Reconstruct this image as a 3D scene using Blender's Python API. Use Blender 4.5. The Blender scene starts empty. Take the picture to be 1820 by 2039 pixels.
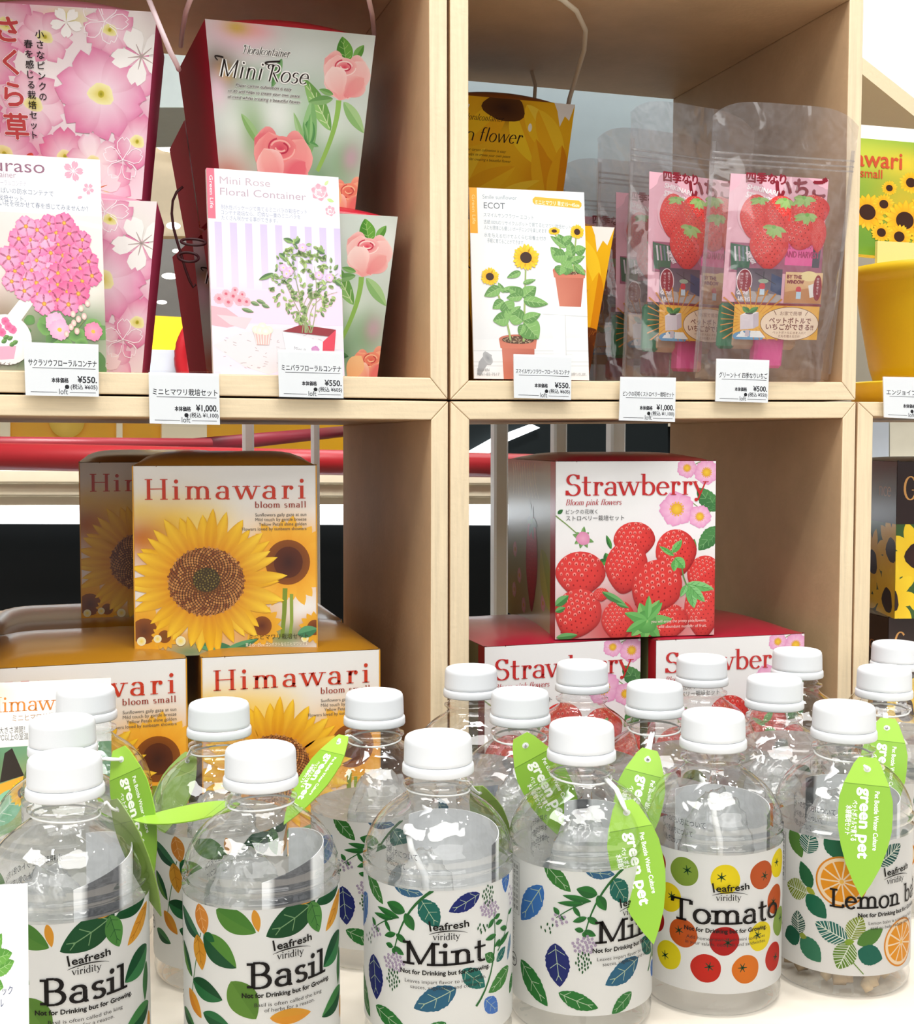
import bpy, math, random
from mathutils import Vector, Matrix
from mathutils.geometry import tessellate_polygon

SC = bpy.context.scene
COL = SC.collection
PI = math.pi
def rad(d): return d * PI / 180.0

# ------------------------------------------------------------------ camera
EYE = 1.016                       # eye height over the floor (m)
F_PX, YAW, PITCH = 2500.0, rad(17.3), math.atan(139.5 / 2500.0)
cam = bpy.data.cameras.new('camera'); camo = bpy.data.objects.new('camera', cam); COL.objects.link(camo)
AR = Vector((math.cos(YAW), -math.sin(YAW), 0))
AF = Vector((math.sin(YAW) * math.cos(PITCH), math.cos(YAW) * math.cos(PITCH), -math.sin(PITCH)))
AU = AR.cross(AF)
camo.matrix_world = Matrix(((AR.x, AU.x, -AF.x, 0), (AR.y, AU.y, -AF.y, 0), (AR.z, AU.z, -AF.z, EYE), (0, 0, 0, 1)))
cam.sensor_fit = 'VERTICAL'; cam.sensor_height = 36.0; cam.lens = F_PX / 2039.0 * 36.0
cam.clip_start = 0.02; cam.clip_end = 60
SC.camera = camo

# ------------------------------------------------------------------ light and exposure
SC.view_settings.view_transform = 'Standard'; SC.view_settings.look = 'None'
SC.view_settings.exposure = 0.0; SC.view_settings.gamma = 1.0; SC.view_settings.use_curve_mapping = False
SC.cycles.max_bounces = 10; SC.cycles.diffuse_bounces = 4; SC.cycles.glossy_bounces = 4
SC.cycles.transmission_bounces = 6; SC.cycles.transparent_max_bounces = 40
SC.cycles.caustics_reflective = False; SC.cycles.caustics_refractive = False
SC.cycles.sample_clamp_indirect = 6.0
world = bpy.data.worlds.new('store_ambience'); SC.world = world; world.use_nodes = True
wn = world.node_tree; bg = wn.nodes['Background']           # the store around: pale ceiling, mixed bright and dark shelves at eye level, floor below
wt_ = wn.nodes.new('ShaderNodeTexCoord'); wz = wn.nodes.new('ShaderNodeSeparateXYZ'); wr = wn.nodes.new('ShaderNodeValToRGB')
wn.links.new(wt_.outputs['Generated'], wz.inputs[0]); wm = wn.nodes.new('ShaderNodeMapRange'); wm.inputs[1].default_value = -1.0; wm.inputs[2].default_value = 1.0
wn.links.new(wz.outputs['Z'], wm.inputs[0]); wn.links.new(wm.outputs[0], wr.inputs[0])
for p_, c_ in ((0.0, (.42, .40, .37)), (.42, (.42, .40, .38)), (.5, (.70, .72, .74)), (.62, (.62, .64, .66)), (.8, (1.15, 1.17, 1.2))):
    e_ = wr.color_ramp.elements[0] if p_ == 0.0 else (wr.color_ramp.elements[1] if p_ == .8 else wr.color_ramp.elements.new(p_)); e_.position = p_; e_.color = (*c_, 1)
wno = wn.nodes.new('ShaderNodeTexNoise'); wno.inputs['Scale'].default_value = 5.0; wno.inputs['Detail'].default_value = 3.0; wn.links.new(wt_.outputs['Generated'], wno.inputs['Vector'])
wq = wn.nodes.new('ShaderNodeMapRange'); wq.inputs[1].default_value = 0.38; wq.inputs[2].default_value = 0.62; wq.inputs[3].default_value = 0.25; wq.inputs[4].default_value = 1.75; wn.links.new(wno.outputs['Fac'], wq.inputs[0])
wx = wn.nodes.new('ShaderNodeMix'); wx.data_type = 'RGBA'; wx.blend_type = 'MULTIPLY'; wx.inputs[0].default_value = 1.0; wn.links.new(wr.outputs[0], wx.inputs[6]); wn.links.new(wq.outputs[0], wx.inputs[7])
wn.links.new(wx.outputs[2], bg.inputs[0]); bg.inputs[1].default_value = 0.42
def area(name, loc, aim, sx, sy, power, col=(1, 1, 1)):
    l = bpy.data.lights.new(name, 'AREA'); l.shape = 'RECTANGLE'; l.size = sx; l.size_y = sy; l.energy = power; l.color = col
    o = bpy.data.objects.new(name, l); COL.objects.link(o); o.location = loc
    d = Vector(aim) - Vector(loc); o.rotation_euler = d.to_track_quat('-Z', 'Y').to_euler()
    return o
KEY = 26.0
area('ceiling_lamp_main', (0.30, -0.35, EYE + 1.75), (0.28, 0.75, EYE - 0.1), 1.5, 0.9, KEY, (1, 0.985, 0.95))
area('added_front_fill', (0.15, -1.3, EYE + 0.75), (0.28, 0.8, EYE + 0.02), 2.0, 1.0, 11, (1, 0.99, 0.97))  # unseen fill added behind the camera to brighten the fronts
area('ceiling_lamp_aisle', (-1.3, 0.2, EYE + 1.7), (0.2, 0.8, EYE - 0.1), 1.2, 0.6, 17, (1, 0.98, 0.95))
lb_ = area('added_back_fill', (0.3, 0.95, EYE + 1.7), (0.35, 1.7, EYE - 0.1), 1.6, 0.3, 18, (0.97, 0.99, 1)); lb_.data.spread = rad(80)  # unseen light added to brighten the posts and cladding behind the cubes
area('ceiling_lamp_behind', (0.9, 2.0, EYE + 0.9), (0.25, 0.9, EYE - 0.2), 0.8, 0.4, 6, (0.9, 0.96, 1))
random.seed(3)
for i in range(9):
    x = -0.7 + 0.25 * i; y = -0.1 + 0.35 * (i % 3)
    area('ceiling_downlight', (x, y, EYE + 1.5), (x * 0.4 + 0.2, 0.6, EYE - 0.2), 0.06, 0.06, 2.2, (1, 0.99, 0.96))

# ------------------------------------------------------------------ from photograph pixels to points of the place (eye at the origin, metres)
def ray(px, py): return AF + AR * ((px - 910.0) / F_PX) + AU * ((1019.5 - py) / F_PX)
def at(px, py, Y):
    d = ray(px, py); return d * (Y / d.y)
def atZ(px, py, Z):
    d = ray(px, py); return d * (Z / d.z)
UP = Vector((0, 0, EYE))

# ------------------------------------------------------------------ colours
def lin(c):
    return c / 12.92 if c <= 0.04045 else ((c + 0.055) / 1.055) ** 2.4
_hx = {}
def H(s):
    if isinstance(s, tuple): return s
    if s not in _hx:
        v = s.lstrip('#'); v = v if len(v) == 6 else ''.join(c + c for c in v); _hx[s] = tuple(lin(int(v[i:i + 2], 16) / 255.0) for i in (0, 2, 4))
    return _hx[s]
def mix(a, b, t):
    a = H(a); b = H(b); t = max(0.0, min(1.0, t))
    return tuple(a[i] + (b[i] - a[i]) * t for i in range(3))

# ------------------------------------------------------------------ materials (all read the colour attribute «Col»)
MATS = {}
def base_mat(name):
    m = bpy.data.materials.new(name); m.use_nodes = True; nt = m.node_tree
    p = nt.nodes['Principled BSDF']; a = nt.nodes.new('ShaderNodeAttribute'); a.attribute_name = 'Col'
    MATS[name] = m
    return m, nt, p, a
def finish(name, rough, spec=0.5, noise=0.03, nscale=900.0, bump=0.0, coat=0.0, coatr=0.05, emit=0.0):
    m, nt, p, a = base_mat(name)
    n = nt.nodes.new('ShaderNodeTexNoise'); n.inputs['Scale'].default_value = nscale
    tc = nt.nodes.new('ShaderNodeTexCoord'); nt.links.new(tc.outputs['Object'], n.inputs['Vector'])
    mx = nt.nodes.new('ShaderNodeMix'); mx.data_type = 'RGBA'; mx.blend_type = 'MULTIPLY'; mx.inputs[0].default_value = 1.0
    mr = nt.nodes.new('ShaderNodeMapRange'); mr.inputs[3].default_value = 1.0 - noise; mr.inputs[4].default_value = 1.0 + noise
    nt.links.new(n.outputs['Fac'], mr.inputs[0])
    nt.links.new(a.outputs['Color'], mx.inputs[6]); nt.links.new(mr.outputs[0], mx.inputs[7])
    nt.links.new(mx.outputs[2], p.inputs['Base Color'])
    p.inputs['Roughness'].default_value = rough; p.inputs['Specular IOR Level'].default_value = spec
    if coat: p.inputs['Coat Weight'].default_value = coat; p.inputs['Coat Roughness'].default_value = coatr
    if bump:
        b = nt.nodes.new('ShaderNodeBump'); b.inputs['Strength'].default_value = bump; b.inputs['Distance'].default_value = 0.0006
        nt.links.new(n.outputs['Fac'], b.inputs['Height']); nt.links.new(b.outputs[0], p.inputs['Normal'])
    if emit:
        nt.links.new(a.outputs['Color'], p.inputs['Emission Color']); p.inputs['Emission Strength'].default_value = emit
    return m
def label_paper():
    m, nt, p, a = base_mat('label_film'); tl = nt.nodes.new('ShaderNodeBsdfTranslucent'); mx = nt.nodes.new('ShaderNodeMixShader'); mx.inputs[0].default_value = 0.5
    p.inputs['Roughness'].default_value = 0.4; p.inputs['Specular IOR Level'].default_value = 0.35
    nt.links.new(a.outputs['Color'], p.inputs['Base Color']); nt.links.new(a.outputs['Color'], tl.inputs['Color'])
    nt.links.new(p.outputs[0], mx.inputs[1]); nt.links.new(tl.outputs[0], mx.inputs[2]); nt.links.new(mx.outputs[0], nt.nodes['Material Output'].inputs['Surface'])
label_paper()
finish('matte_paper', 0.65, 0.3, 0.015)
finish('coated_card', 0.34, 0.45, 0.012, coat=0.25, coatr=0.18)
finish('glossy_card', 0.28, 0.5, 0.012, coat=0.3, coatr=0.16, bump=0.03)
finish('bucket_card', 0.6, 0.1, 0.012)
finish('white_plastic', 0.42, 0.4, 0.01)
finish('plain_plastic', 0.38, 0.5, 0.02)
finish('painted_metal', 0.35, 0.5, 0.02)
finish('cord', 0.5, 0.4, 0.03)
finish('dull', 0.8, 0.2, 0.05, 60)
finish('lamp_and_wall_glow', 0.5, 0.2, 0.0, emit=3.0)
finish('table_top', 0.35, 0.4, 0.02, 30)
def wood_mat():
    m, nt, p, a = base_mat('birch_wood')
    tc = nt.nodes.new('ShaderNodeTexCoord'); mp = nt.nodes.new('ShaderNodeMapping')
    mp.inputs['Scale'].default_value = (1, 1, 1)
    at_ = nt.nodes.new('ShaderNodeAttribute'); at_.attribute_name = 'Grain'
    n = nt.nodes.new('ShaderNodeTexNoise'); n.inputs['Scale'].default_value = 1.0; n.inputs['Detail'].default_value = 6; n.inputs['Roughness'].default_value = 0.65
    nt.links.new(at_.outputs['Vector'], n.inputs['Vector'])
    n2 = nt.nodes.new('ShaderNodeTexNoise'); n2.inputs['Scale'].default_value = 260.0; n2.inputs['Detail'].default_value = 3
    nt.links.new(tc.outputs['Object'], n2.inputs['Vector'])
    mr = nt.nodes.new('ShaderNodeMapRange'); mr.inputs[1].default_value = 0.3; mr.inputs[2].default_value = 0.7; mr.inputs[3].default_value = 0.86; mr.inputs[4].default_value = 1.07
    nt.links.new(n.outputs['Fac'], mr.inputs[0])
    mx = nt.nodes.new('ShaderNodeMix'); mx.data_type = 'RGBA'; mx.blend_type = 'MULTIPLY'; mx.inputs[0].default_value = 1.0
    nt.links.new(a.outputs['Color'], mx.inputs[6]); nt.links.new(mr.outputs[0], mx.inputs[7])
    nt.links.new(mx.outputs[2], p.inputs['Base Color'])
    p.inputs['Roughness'].default_value = 0.55; p.inputs['Specular IOR Level'].default_value = 0.35
    b = nt.nodes.new('ShaderNodeBump'); b.inputs['Strength'].default_value = 0.25; b.inputs['Distance'].default_value = 0.0008
    nt.links.new(n2.outputs['Fac'], b.inputs['Height']); nt.links.new(b.outputs[0], p.inputs['Normal'])
wood_mat()
def clear_mat(name, tint, edge, gloss_rough, strength, bump=0.0, bscale=60.0, milk=0.0, epos=0.35):
    """A thin clear plastic film or wall: it lets light straight through, mirrors by Fresnel, tints towards its edges."""
    m = bpy.data.materials.new(name); m.use_nodes = True; nt = m.node_tree; nt.nodes.remove(nt.nodes['Principled BSDF'])
    out = nt.nodes['Material Output']
    tr = nt.nodes.new('ShaderNodeBsdfTransparent'); gl = nt.nodes.new('ShaderNodeBsdfGlossy'); gl.inputs['Roughness'].default_value = gloss_rough
    gl.inputs['Color'].default_value = (1, 1, 1, 1)
    lw = nt.nodes.new('ShaderNodeLayerWeight'); lw.inputs['Blend'].default_value = 0.5
    cr = nt.nodes.new('ShaderNodeValToRGB'); cr.color_ramp.elements[0].position = epos; cr.color_ramp.elements[0].color = (*tint, 1)
    cr.color_ramp.elements[1].position = 1.0; cr.color_ramp.elements[1].color = (*edge, 1)
    nt.links.new(lw.outputs['Facing'], cr.inputs[0]); nt.links.new(cr.outputs[0], tr.inputs['Color'])
    fr = nt.nodes.new('ShaderNodeMath'); fr.operation = 'POWER'; fr.inputs[1].default_value = 4.0; nt.links.new(lw.outputs['Facing'], fr.inputs[0])
    mu = nt.nodes.new('ShaderNodeMath'); mu.operation = 'MULTIPLY_ADD'; mu.use_clamp = True; mu.inputs[1].default_value = 0.7 * strength; mu.inputs[2].default_value = 0.075 * strength
    nt.links.new(fr.outputs[0], mu.inputs[0])
    mx = nt.nodes.new('ShaderNodeMixShader'); nt.links.new(mu.outputs[0], mx.inputs[0])
    src = tr
    if milk:
        df = nt.nodes.new('ShaderNodeBsdfTranslucent'); df.inputs['Color'].default_value = (0.95, 0.96, 0.96, 1)
        d2 = nt.nodes.new('ShaderNodeBsdfDiffuse'); d2.inputs['Color'].default_value = (0.9, 0.92, 0.92, 1)
        mm = nt.nodes.new('ShaderNodeMixShader'); mm.inputs[0].default_value = 0.5
        nt.links.new(df.outputs[0], mm.inputs[1]); nt.links.new(d2.outputs[0], mm.inputs[2])
        m2 = nt.nodes.new('ShaderNodeMixShader'); m2.inputs[0].default_value = milk
        nt.links.new(tr.outputs[0], m2.inputs[1]); nt.links.new(mm.outputs[0], m2.inputs[2]); src = m2
    nt.links.new(src.outputs[0], mx.inputs[1]); nt.links.new(gl.outputs[0], mx.inputs[2]); nt.links.new(mx.outputs[0], out.inputs['Surface'])
    if bump:
        tc = nt.nodes.new('ShaderNodeTexCoord'); n = nt.nodes.new('ShaderNodeTexNoise'); n.inputs['Scale'].default_value = bscale; n.inputs['Detail'].default_value = 2
        n.inputs['Distortion'].default_value = 0.6
        nt.links.new(tc.outputs['Object'], n.inputs['Vector'])
        b = nt.nodes.new('ShaderNodeBump'); b.inputs['Strength'].default_value = bump; b.inputs['Distance'].default_value = 0.004
        nt.links.new(n.outputs['Fac'], b.inputs['Height'])
        for nd in (gl, lw): nt.links.new(b.outputs[0], nd.inputs['Normal'])
    MATS[name] = m
clear_mat('clear_pet', (0.985, 0.99, 0.99), (0.30, 0.33, 0.33), 0.03, 1.2, 0.27, 60.0, 0, 0.74)
clear_mat('clear_film', (0.97, 0.955, 0.96), (0.8, 0.78, 0.78), 0.08, 1.3, 0.45, 38.0, 0.06)
clear_mat('milky_film', (0.95, 0.96, 0.96), (0.8, 0.82, 0.82), 0.15, 1.2, 0.6, 90.0, 0.4)
clear_mat('seam_film', (0.93, 0.92, 0.925), (0.75, 0.74, 0.74), 0.12, 1.0, 0.3, 60.0, 0.16)
clear_mat('acrylic', (0.99, 0.992, 0.995), (0.85, 0.87, 0.88), 0.05, 0.3)

# ------------------------------------------------------------------ mesh builder with a colour per face corner
class MB:
    def __init__(s): s.v = []; s.f = []; s.c = []; s.n = {}; s.smooth = []
    def face(s, pts, col, smooth=False):
        i = len(s.v); s.v += [Vector(p) for p in pts]; s.f.append(tuple(range(i, i + len(pts))))
        s.c.append(col if isinstance(col, list) else [H(col)] * len(pts)); s.smooth.append(smooth)
    def idx(s, vs, fs, col, smooth=True):
        i = len(s.v); s.v += [Vector(p) for p in vs]
        for f in fs:
            s.f.append(tuple(i + k for k in f)); s.smooth.append(smooth)
            s.c.append([H(col[k]) if isinstance(col, list) else H(col) for k in f])
    def box(s, lo, hi, col, M=None):
        (a, b, c), (d, e, f) = lo, hi
        p = [Vector(q) for q in ((a, b, c), (d, b, c), (d, e, c), (a, e, c), (a, b, f), (d, b, f), (d, e, f), (a, e, f))]
        if M: p = [M @ q for q in p]
        s.idx(p, ((0, 3, 2, 1), (4, 5, 6, 7), (0, 1, 5, 4), (1, 2, 6, 5), (2, 3, 7, 6), (3, 0, 4, 7)), col, False)
    def hexa(s, front, back, col, fcol=None):
        """eight corners: front quad and back quad in the same order"""
        p = list(front) + list(back)
        s.idx(p, ((0, 1, 2, 3), (7, 6, 5, 4), (0, 4, 5, 1), (1, 5, 6, 2), (2, 6, 7, 3), (3, 7, 4, 0)), col, False)
        if fcol: s.c[-6] = [H(fcol)] * 4
    def lathe(s, prof, seg, col, ribs=None, cap0=False, cap1=False):
        vs = []; fs = []; n = len(prof)
        for k, (r, z) in enumerate(prof):
            for j in range(seg):
                a = 2 * PI * j / seg; rr = r
                if ribs and ribs[0] <= k <= ribs[1] and j % 2: rr -= ribs[2]
                vs.append((rr * math.cos(a), rr * math.sin(a), z))
        for k in range(n - 1):
            for j in range(seg):
                fs.append((k * seg + j, k * seg + (j + 1) % seg, (k + 1) * seg + (j + 1) % seg, (k + 1) * seg + j))
        if cap0: fs.append(tuple(range(seg - 1, -1, -1)))
        if cap1: fs.append(tuple((n - 1) * seg + j for j in range(seg)))
        s.idx(vs, fs, col)
    def tube(s, path, r, col, seg=8, closed=False):
        path = [Vector(p) for p in path]; n = len(path); vs = []; fs = []
        up = Vector((0.13, 0.21, 1)).normalized()
        for k in range(n):
            a = path[(k - 1) % n] if closed or k else path[k]; b = path[(k + 1) % n] if closed or k < n - 1 else path[k]
            t = (b - a).normalized(); x = t.cross(up)
            if x.length < 1e-3: x = t.cross(Vector((1, 0, 0)))
            x.normalize(); y = t.cross(x); rr = r[k] if isinstance(r, list) else r
            for j in range(seg):
                g = 2 * PI * j / seg; vs.append(path[k] + x * (rr * math.cos(g)) + y * (rr * math.sin(g)))
        for k in range(n if closed else n - 1):
            k2 = (k + 1) % n
            for j in range(seg):
                fs.append((k * seg + j, k * seg + (j + 1) % seg, k2 * seg + (j + 1) % seg, k2 * seg + j))
        if not closed:
            fs.append(tuple(range(seg - 1, -1, -1))); fs.append(tuple((n - 1) * seg + j for j in range(seg)))
        s.idx(vs, fs, col)
    def prism(s, pts2, y0, y1, col):
        """polygon in x,z extruded along y"""
        n = len(pts2); f = [Vector((x, y0, z)) for x, z in pts2]; b = [Vector((x, y1, z)) for x, z in pts2]
        t = tessellate_polygon([[Vector((x, z, 0)) for x, z in pts2]])
        s.idx(f + b, [tuple(k) for k in t] + [tuple(n + q for q in k[::-1]) for k in t] + [(i, n + i, n + (i + 1) % n, (i + 1) % n) for i in range(n)], col, False)
    def move(s, M):
        s.v = [M @ p for p in s.v]; return s
    def build(s, name, mat, parent=None, normals=None, grain=None):
        me = bpy.data.meshes.new(name)
        me.from_pydata([tuple(p) for p in s.v], [], s.f)
        ca = me.color_attributes.new('Col', 'FLOAT_COLOR', 'CORNER')
        flat = []
        for c in s.c:
            for q in c: flat += [q[0], q[1], q[2], 1.0]
        ca.data.foreach_set('color', flat)
        me.polygons.foreach_set('use_smooth', s.smooth)
        if grain:
            g = me.attributes.new('Grain', 'FLOAT_VECTOR', 'POINT'); gl = []
            for p in s.v: gl += [p[0] * grain[0], p[1] * grain[1], p[2] * grain[2]]
            g.data.foreach_set('vector', gl)
        me.materials.append(MATS[mat])
        me.update()
        if normals: me.normals_split_custom_set_from_vertices(normals)
        o = bpy.data.objects.new(name, me); COL.objects.link(o)
        if parent is not None: o.parent = parent
        return o
def tag(o, label, cat, group=None, kind=None):
    if label: o['label'] = label
    if cat: o['category'] = cat
    if group: o['group'] = group
    if kind: o['kind'] = kind
    return o
def thing(name, label, cat, loc, rz=0.0, group=None):
    o = bpy.data.objects.new(name, None); COL.objects.link(o); o.empty_display_size = 0.01
    o.location = Vector(loc) + UP; o.rotation_euler = (0, 0, rz)
    return tag(o, label, cat, group)
def struct(name, mb, mat, **k):
    o = mb.build(name, mat, **k); o.location = UP; o['kind'] = 'structure'; return o
def dup(root, loc, rz=0.0, label=None, group=None):
    r = root.copy(); COL.objects.link(r); r.location = Vector(loc) + UP; r.rotation_euler = (0, 0, rz)
    if label: r['label'] = label
    if group: r['group'] = group
    for ch in list(root.children):
        c = ch.copy(); COL.objects.link(c); c.parent = r
        for g in ch.children:
            d = g.copy(); COL.objects.link(d); d.parent = c
    return r
# ------------------------------------------------------------------ printed artwork: flat shapes, x to the right and y down, laid on a surface in thin ink layers
_tc = {}
def glyphs(text):
    if text not in _tc:
        c = bpy.data.curves.new('lettering', 'FONT'); c.body = text; c.size = 1.0; c.resolution_u = 3
        o = bpy.data.objects.new('lettering', c); COL.objects.link(o); bpy.context.view_layer.update()
        me = bpy.data.meshes.new_from_object(o.evaluated_get(bpy.context.evaluated_depsgraph_get()))
        me.calc_loop_triangles()
        v = [(p.co.x, p.co.y) for p in me.vertices]; t = [tuple(k.vertices) for k in me.loop_triangles]
        bpy.data.objects.remove(o); bpy.data.curves.remove(c); bpy.data.meshes.remove(me)
        x0 = min([p[0] for p in v], default=0); x1 = max([p[0] for p in v], default=0)
        _tc[text] = (v, t, x0, x1)
    return _tc[text]
def clip_axis(poly, ax, lim, keep_ge):
    out = []; n = len(poly)
    for i in range(n):
        a = poly[i]; b = poly[(i + 1) % n]; da = a[0][ax] - lim; db = b[0][ax] - lim
        if not keep_ge: da = -da; db = -db
        if da >= 0: out.append(a)
        if (da >= 0) != (db >= 0):
            t = da / (da - db)
            out.append(((a[0][0] + (b[0][0] - a[0][0]) * t, a[0][1] + (b[0][1] - a[0][1]) * t), tuple(a[1][k] + (b[1][k] - a[1][k]) * t for k in range(3))))
    return out
class Art:
    def __init__(s, w, h, bgcol=None):
        s.w = w; s.h = h; s.t = []; s.L = 0; s.clip = (0, 0, w, h)
        if bgcol: s.rect(0, 0, w, h, bgcol)
    def up(s): s.L += 1
    def mesh(s, pts, tris, cols):
        for a, b, c in tris: s.t.append((s.L, (pts[a], cols[a]), (pts[b], cols[b]), (pts[c], cols[c])))
    def poly(s, pts, col):
        tr = tessellate_polygon([[Vector((x, y, 0)) for x, y in pts]])
        cs = [H(col(x, y)) for x, y in pts] if callable(col) else [H(col)] * len(pts)
        s.mesh(pts, tr, cs); s.up()
    def rect(s, x0, y0, x1, y1, col, c2=None):
        c = H(col); d = H(c2) if c2 else c
        s.mesh([(x0, y0), (x1, y0), (x1, y1), (x0, y1)], [(0, 1, 2), (0, 2, 3)], [c, c, d, d]); s.up()
    def grid(s, x0, y0, x1, y1, nx, ny, fn):
        P = [(x0 + (x1 - x0) * i / nx, y0 + (y1 - y0) * j / ny) for j in range(ny + 1) for i in range(nx + 1)]
        C = [fn(*p) for p in P]; T = []
        for j in range(ny):
            for i in range(nx):
                a = j * (nx + 1) + i; T += [(a, a + 1, a + nx + 2), (a, a + nx + 2, a + nx + 1)]
        s.mesh(P, T, C); s.up()
    def blobs(s, x0, y0, x1, y1, nx, ny, base, bl):
        """a soft out-of-focus ground: (x, y, rx, ry, colour, strength) laid over each other"""
        bl = [(a, b, c, d, H(e), f) for a, b, c, d, e, f in bl]; base = H(base)
        def fn(x, y):
            c = base
            for a, b, rx, ry, e, st in bl:
                q = ((x - a) / rx) ** 2 + ((y - b) / ry) ** 2
                if q < 6: w = st * math.exp(-q * 1.2); c = (c[0] + (e[0] - c[0]) * w, c[1] + (e[1] - c[1]) * w, c[2] + (e[2] - c[2]) * w)
            return c
        s.grid(x0, y0, x1, y1, nx, ny, fn)
    def ell(s, cx, cy, rx, ry, col, edge=None, rot=0.0, n=24, wob=0.0, seed=1, off=(0, 0)):
        r_ = random.Random(seed); c = H(col); e = H(edge) if edge else c; P = [(cx + off[0] * rx, cy + off[1] * ry)]; ca, sa = math.cos(rad(rot)), math.sin(rad(rot))
        ph = [r_.random() * 6.28 for _ in range(3)]
        for i in range(n):
            a = 2 * PI * i / n; k = 1 + wob * (math.sin(2 * a + ph[0]) + 0.6 * math.sin(3 * a + ph[1]) + 0.5 * math.sin(5 * a + ph[2]))
            x = rx * k * math.cos(a); y = ry * k * math.sin(a); P.append((cx + x * ca - y * sa, cy + x * sa + y * ca))
        s.mesh(P, [(0, i, i % n + 1) for i in range(1, n + 1)], [c] + [e] * n); s.up()
    def stroke(s, pts, w, col, closed=False, lift=True):
        n = len(pts); P = []; T = []
        for i in range(n):
            a = pts[i - 1] if i or closed else pts[0]; b = pts[(i + 1) % n] if i < n - 1 or closed else pts[-1]
            dx, dy = b[0] - a[0], b[1] - a[1]; l = math.hypot(dx, dy) or 1; ww = (w[i] if isinstance(w, (list, tuple)) else w) / 2
            P += [(pts[i][0] - dy / l * ww, pts[i][1] + dx / l * ww), (pts[i][0] + dy / l * ww, pts[i][1] - dx / l * ww)]
        for i in range(n if closed else n - 1):
            k = 2 * i; m = 2 * ((i + 1) % n); T += [(k, k + 1, m + 1), (k, m + 1, m)]
        s.mesh(P, T, [H(col)] * len(P))
        if lift: s.up()
    def line(s, x0, y0, x1, y1, w, col): s.stroke([(x0, y0), (x1, y1)], w, col)
    def curve(s, p0, p1, p2, w0, w1, col, n=10):
        pts = []; ws = []
        for i in range(n + 1):
            t = i / n; pts.append(tuple((1 - t) ** 2 * p0[k] + 2 * t * (1 - t) * p1[k] + t * t * p2[k] for k in (0, 1))); ws.append(w0 + (w1 - w0) * t)
        s.stroke(pts, ws, col)
    def petal(s, cx, cy, ang, L, W, c0, c1, notch=0.0, fat=0.55, r0=0.0, streak=None, lift=True, edge=None, n=9, point=0):
        """a petal rooted at (cx, cy); c0 at the root, c1 at the tip"""
        ca, sa = math.cos(rad(ang)), math.sin(rad(ang)); c0 = H(c0); c1 = H(c1); P = []; C = []; T = []
        for i in range(n + 1):
            t = i / n; k = t ** 0.8
            hw = W / 2 * (math.sin(PI * min(1, t / (2 * fat))) if t < fat else math.cos(PI / 2 * ((t - fat) / (1 - fat)) ** 1.5)) if t < 1 else 0.0
            if point: hw = W / 2 * math.sin(PI * t ** 0.75) ** 0.75 if 0 < t < 1 else 0
            hw = max(hw, W * 0.06 * (1 - t))
            if notch and i == n: hw = W * 0.16
            for q in (-1, -0.5, 0, 0.5, 1):
                l = r0 + L * t
                if notch: l -= notch * L * (1 - abs(q)) * (t ** 4)
                y = hw * q; P.append((cx + l * ca - y * sa, cy + l * sa + y * ca))
                cc = mix(c0, c1, k)
                if streak and abs(q) == 0.5: cc = mix(cc, streak, 0.45 * (1 - t))
                if edge and abs(q) == 1: cc = mix(cc, edge, 0.7 * t)
                C.append(cc)
        for i in range(n):
            for q in range(4):
                a = i * 5 + q; T += [(a, a + 1, a + 6), (a, a + 6, a + 5)]
        s.mesh(P, T, C)
        if lift: s.up()
    def leaf(s, x0, y0, x1, y1, W, col, col2=None, vein=None, serr=0.0, nserr=9, vw=None, nv=4, stripes=None, fat=0.45, droop=0.0):
        """a leaf from its stalk (x0, y0) to its tip (x1, y1); two halves may differ in colour"""
        dx, dy = x1 - x0, y1 - y0; L = math.hypot(dx, dy); ux, uy = dx / L, dy / L; nx, ny = -uy, ux
        n = 22; sides = []
        for sg in (1, -1):
            pts = []
            for i in range(n + 1):
                t = i / n; q = t ** (math.log(0.5) / math.log(fat)); hw = W / 2 * math.sin(PI * q) ** 0.8 if 0 < t < 1 else 0
                if serr: hw *= 1 + serr * ((t * nserr) % 1.0 - 0.5)
                bend = droop * L * math.sin(PI * t)
                pts.append((x0 + ux * L * t + nx * (hw * sg + bend), y0 + uy * L * t + ny * (hw * sg + bend)))
            sides.append(pts)
        mid = [(x0 + ux * L * i / n + nx * droop * L * math.sin(PI * i / n), y0 + uy * L * i / n + ny * droop * L * math.sin(PI * i / n)) for i in range(n + 1)]
        for k, pts in enumerate(sides):
            c = H(col if k == 0 or not col2 else col2); T = []
            for i in range(n): T += [(i, i + 1, n + 2 + i), (i, n + 2 + i, n + 1 + i)]
            s.mesh(mid + pts, T, [c] * (2 * n + 2))
        s.up()
        if vein:
            vw = vw or L * 0.018
            s.stroke(mid[1:int(n * 0.86)], vw, vein, lift=False)
            for j in range(nv):
                i = int(n * (0.18 + 0.55 * j / max(1, nv - 1)))
                for pts in sides:
                    e = pts[min(n, i + 4)]; b = mid[i]; s.stroke([b, (b[0] + (e[0] - b[0]) * 0.72, b[1] + (e[1] - b[1]) * 0.72)], vw * 0.8, vein, lift=False)
            s.up()
        if stripes:
            s.stroke(mid, L * 0.03, stripes, lift=False)
            for j in range(1, 11):
                i = int(n * j / 12)
                for pts in sides: s.stroke([mid[i], pts[min(n, i + 4)]], L * 0.026, stripes, lift=False)
            s.up()
    def flower(s, cx, cy, R, n, W, c0, c1, heart=None, hr=0.2, rot=0.0, notch=0.12, fat=0.62, hedge=None, edge=None, squash=1.0, streak=None):
        for i in range(n):
            s.petal(cx, cy, rot + 360.0 * i / n, R, W, c0, c1, notch, fat, streak=streak, lift=True, edge=edge)
        if heart: s.ell(cx, cy, R * hr, R * hr * squash, heart, hedge, n=14, wob=0.05)
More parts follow.
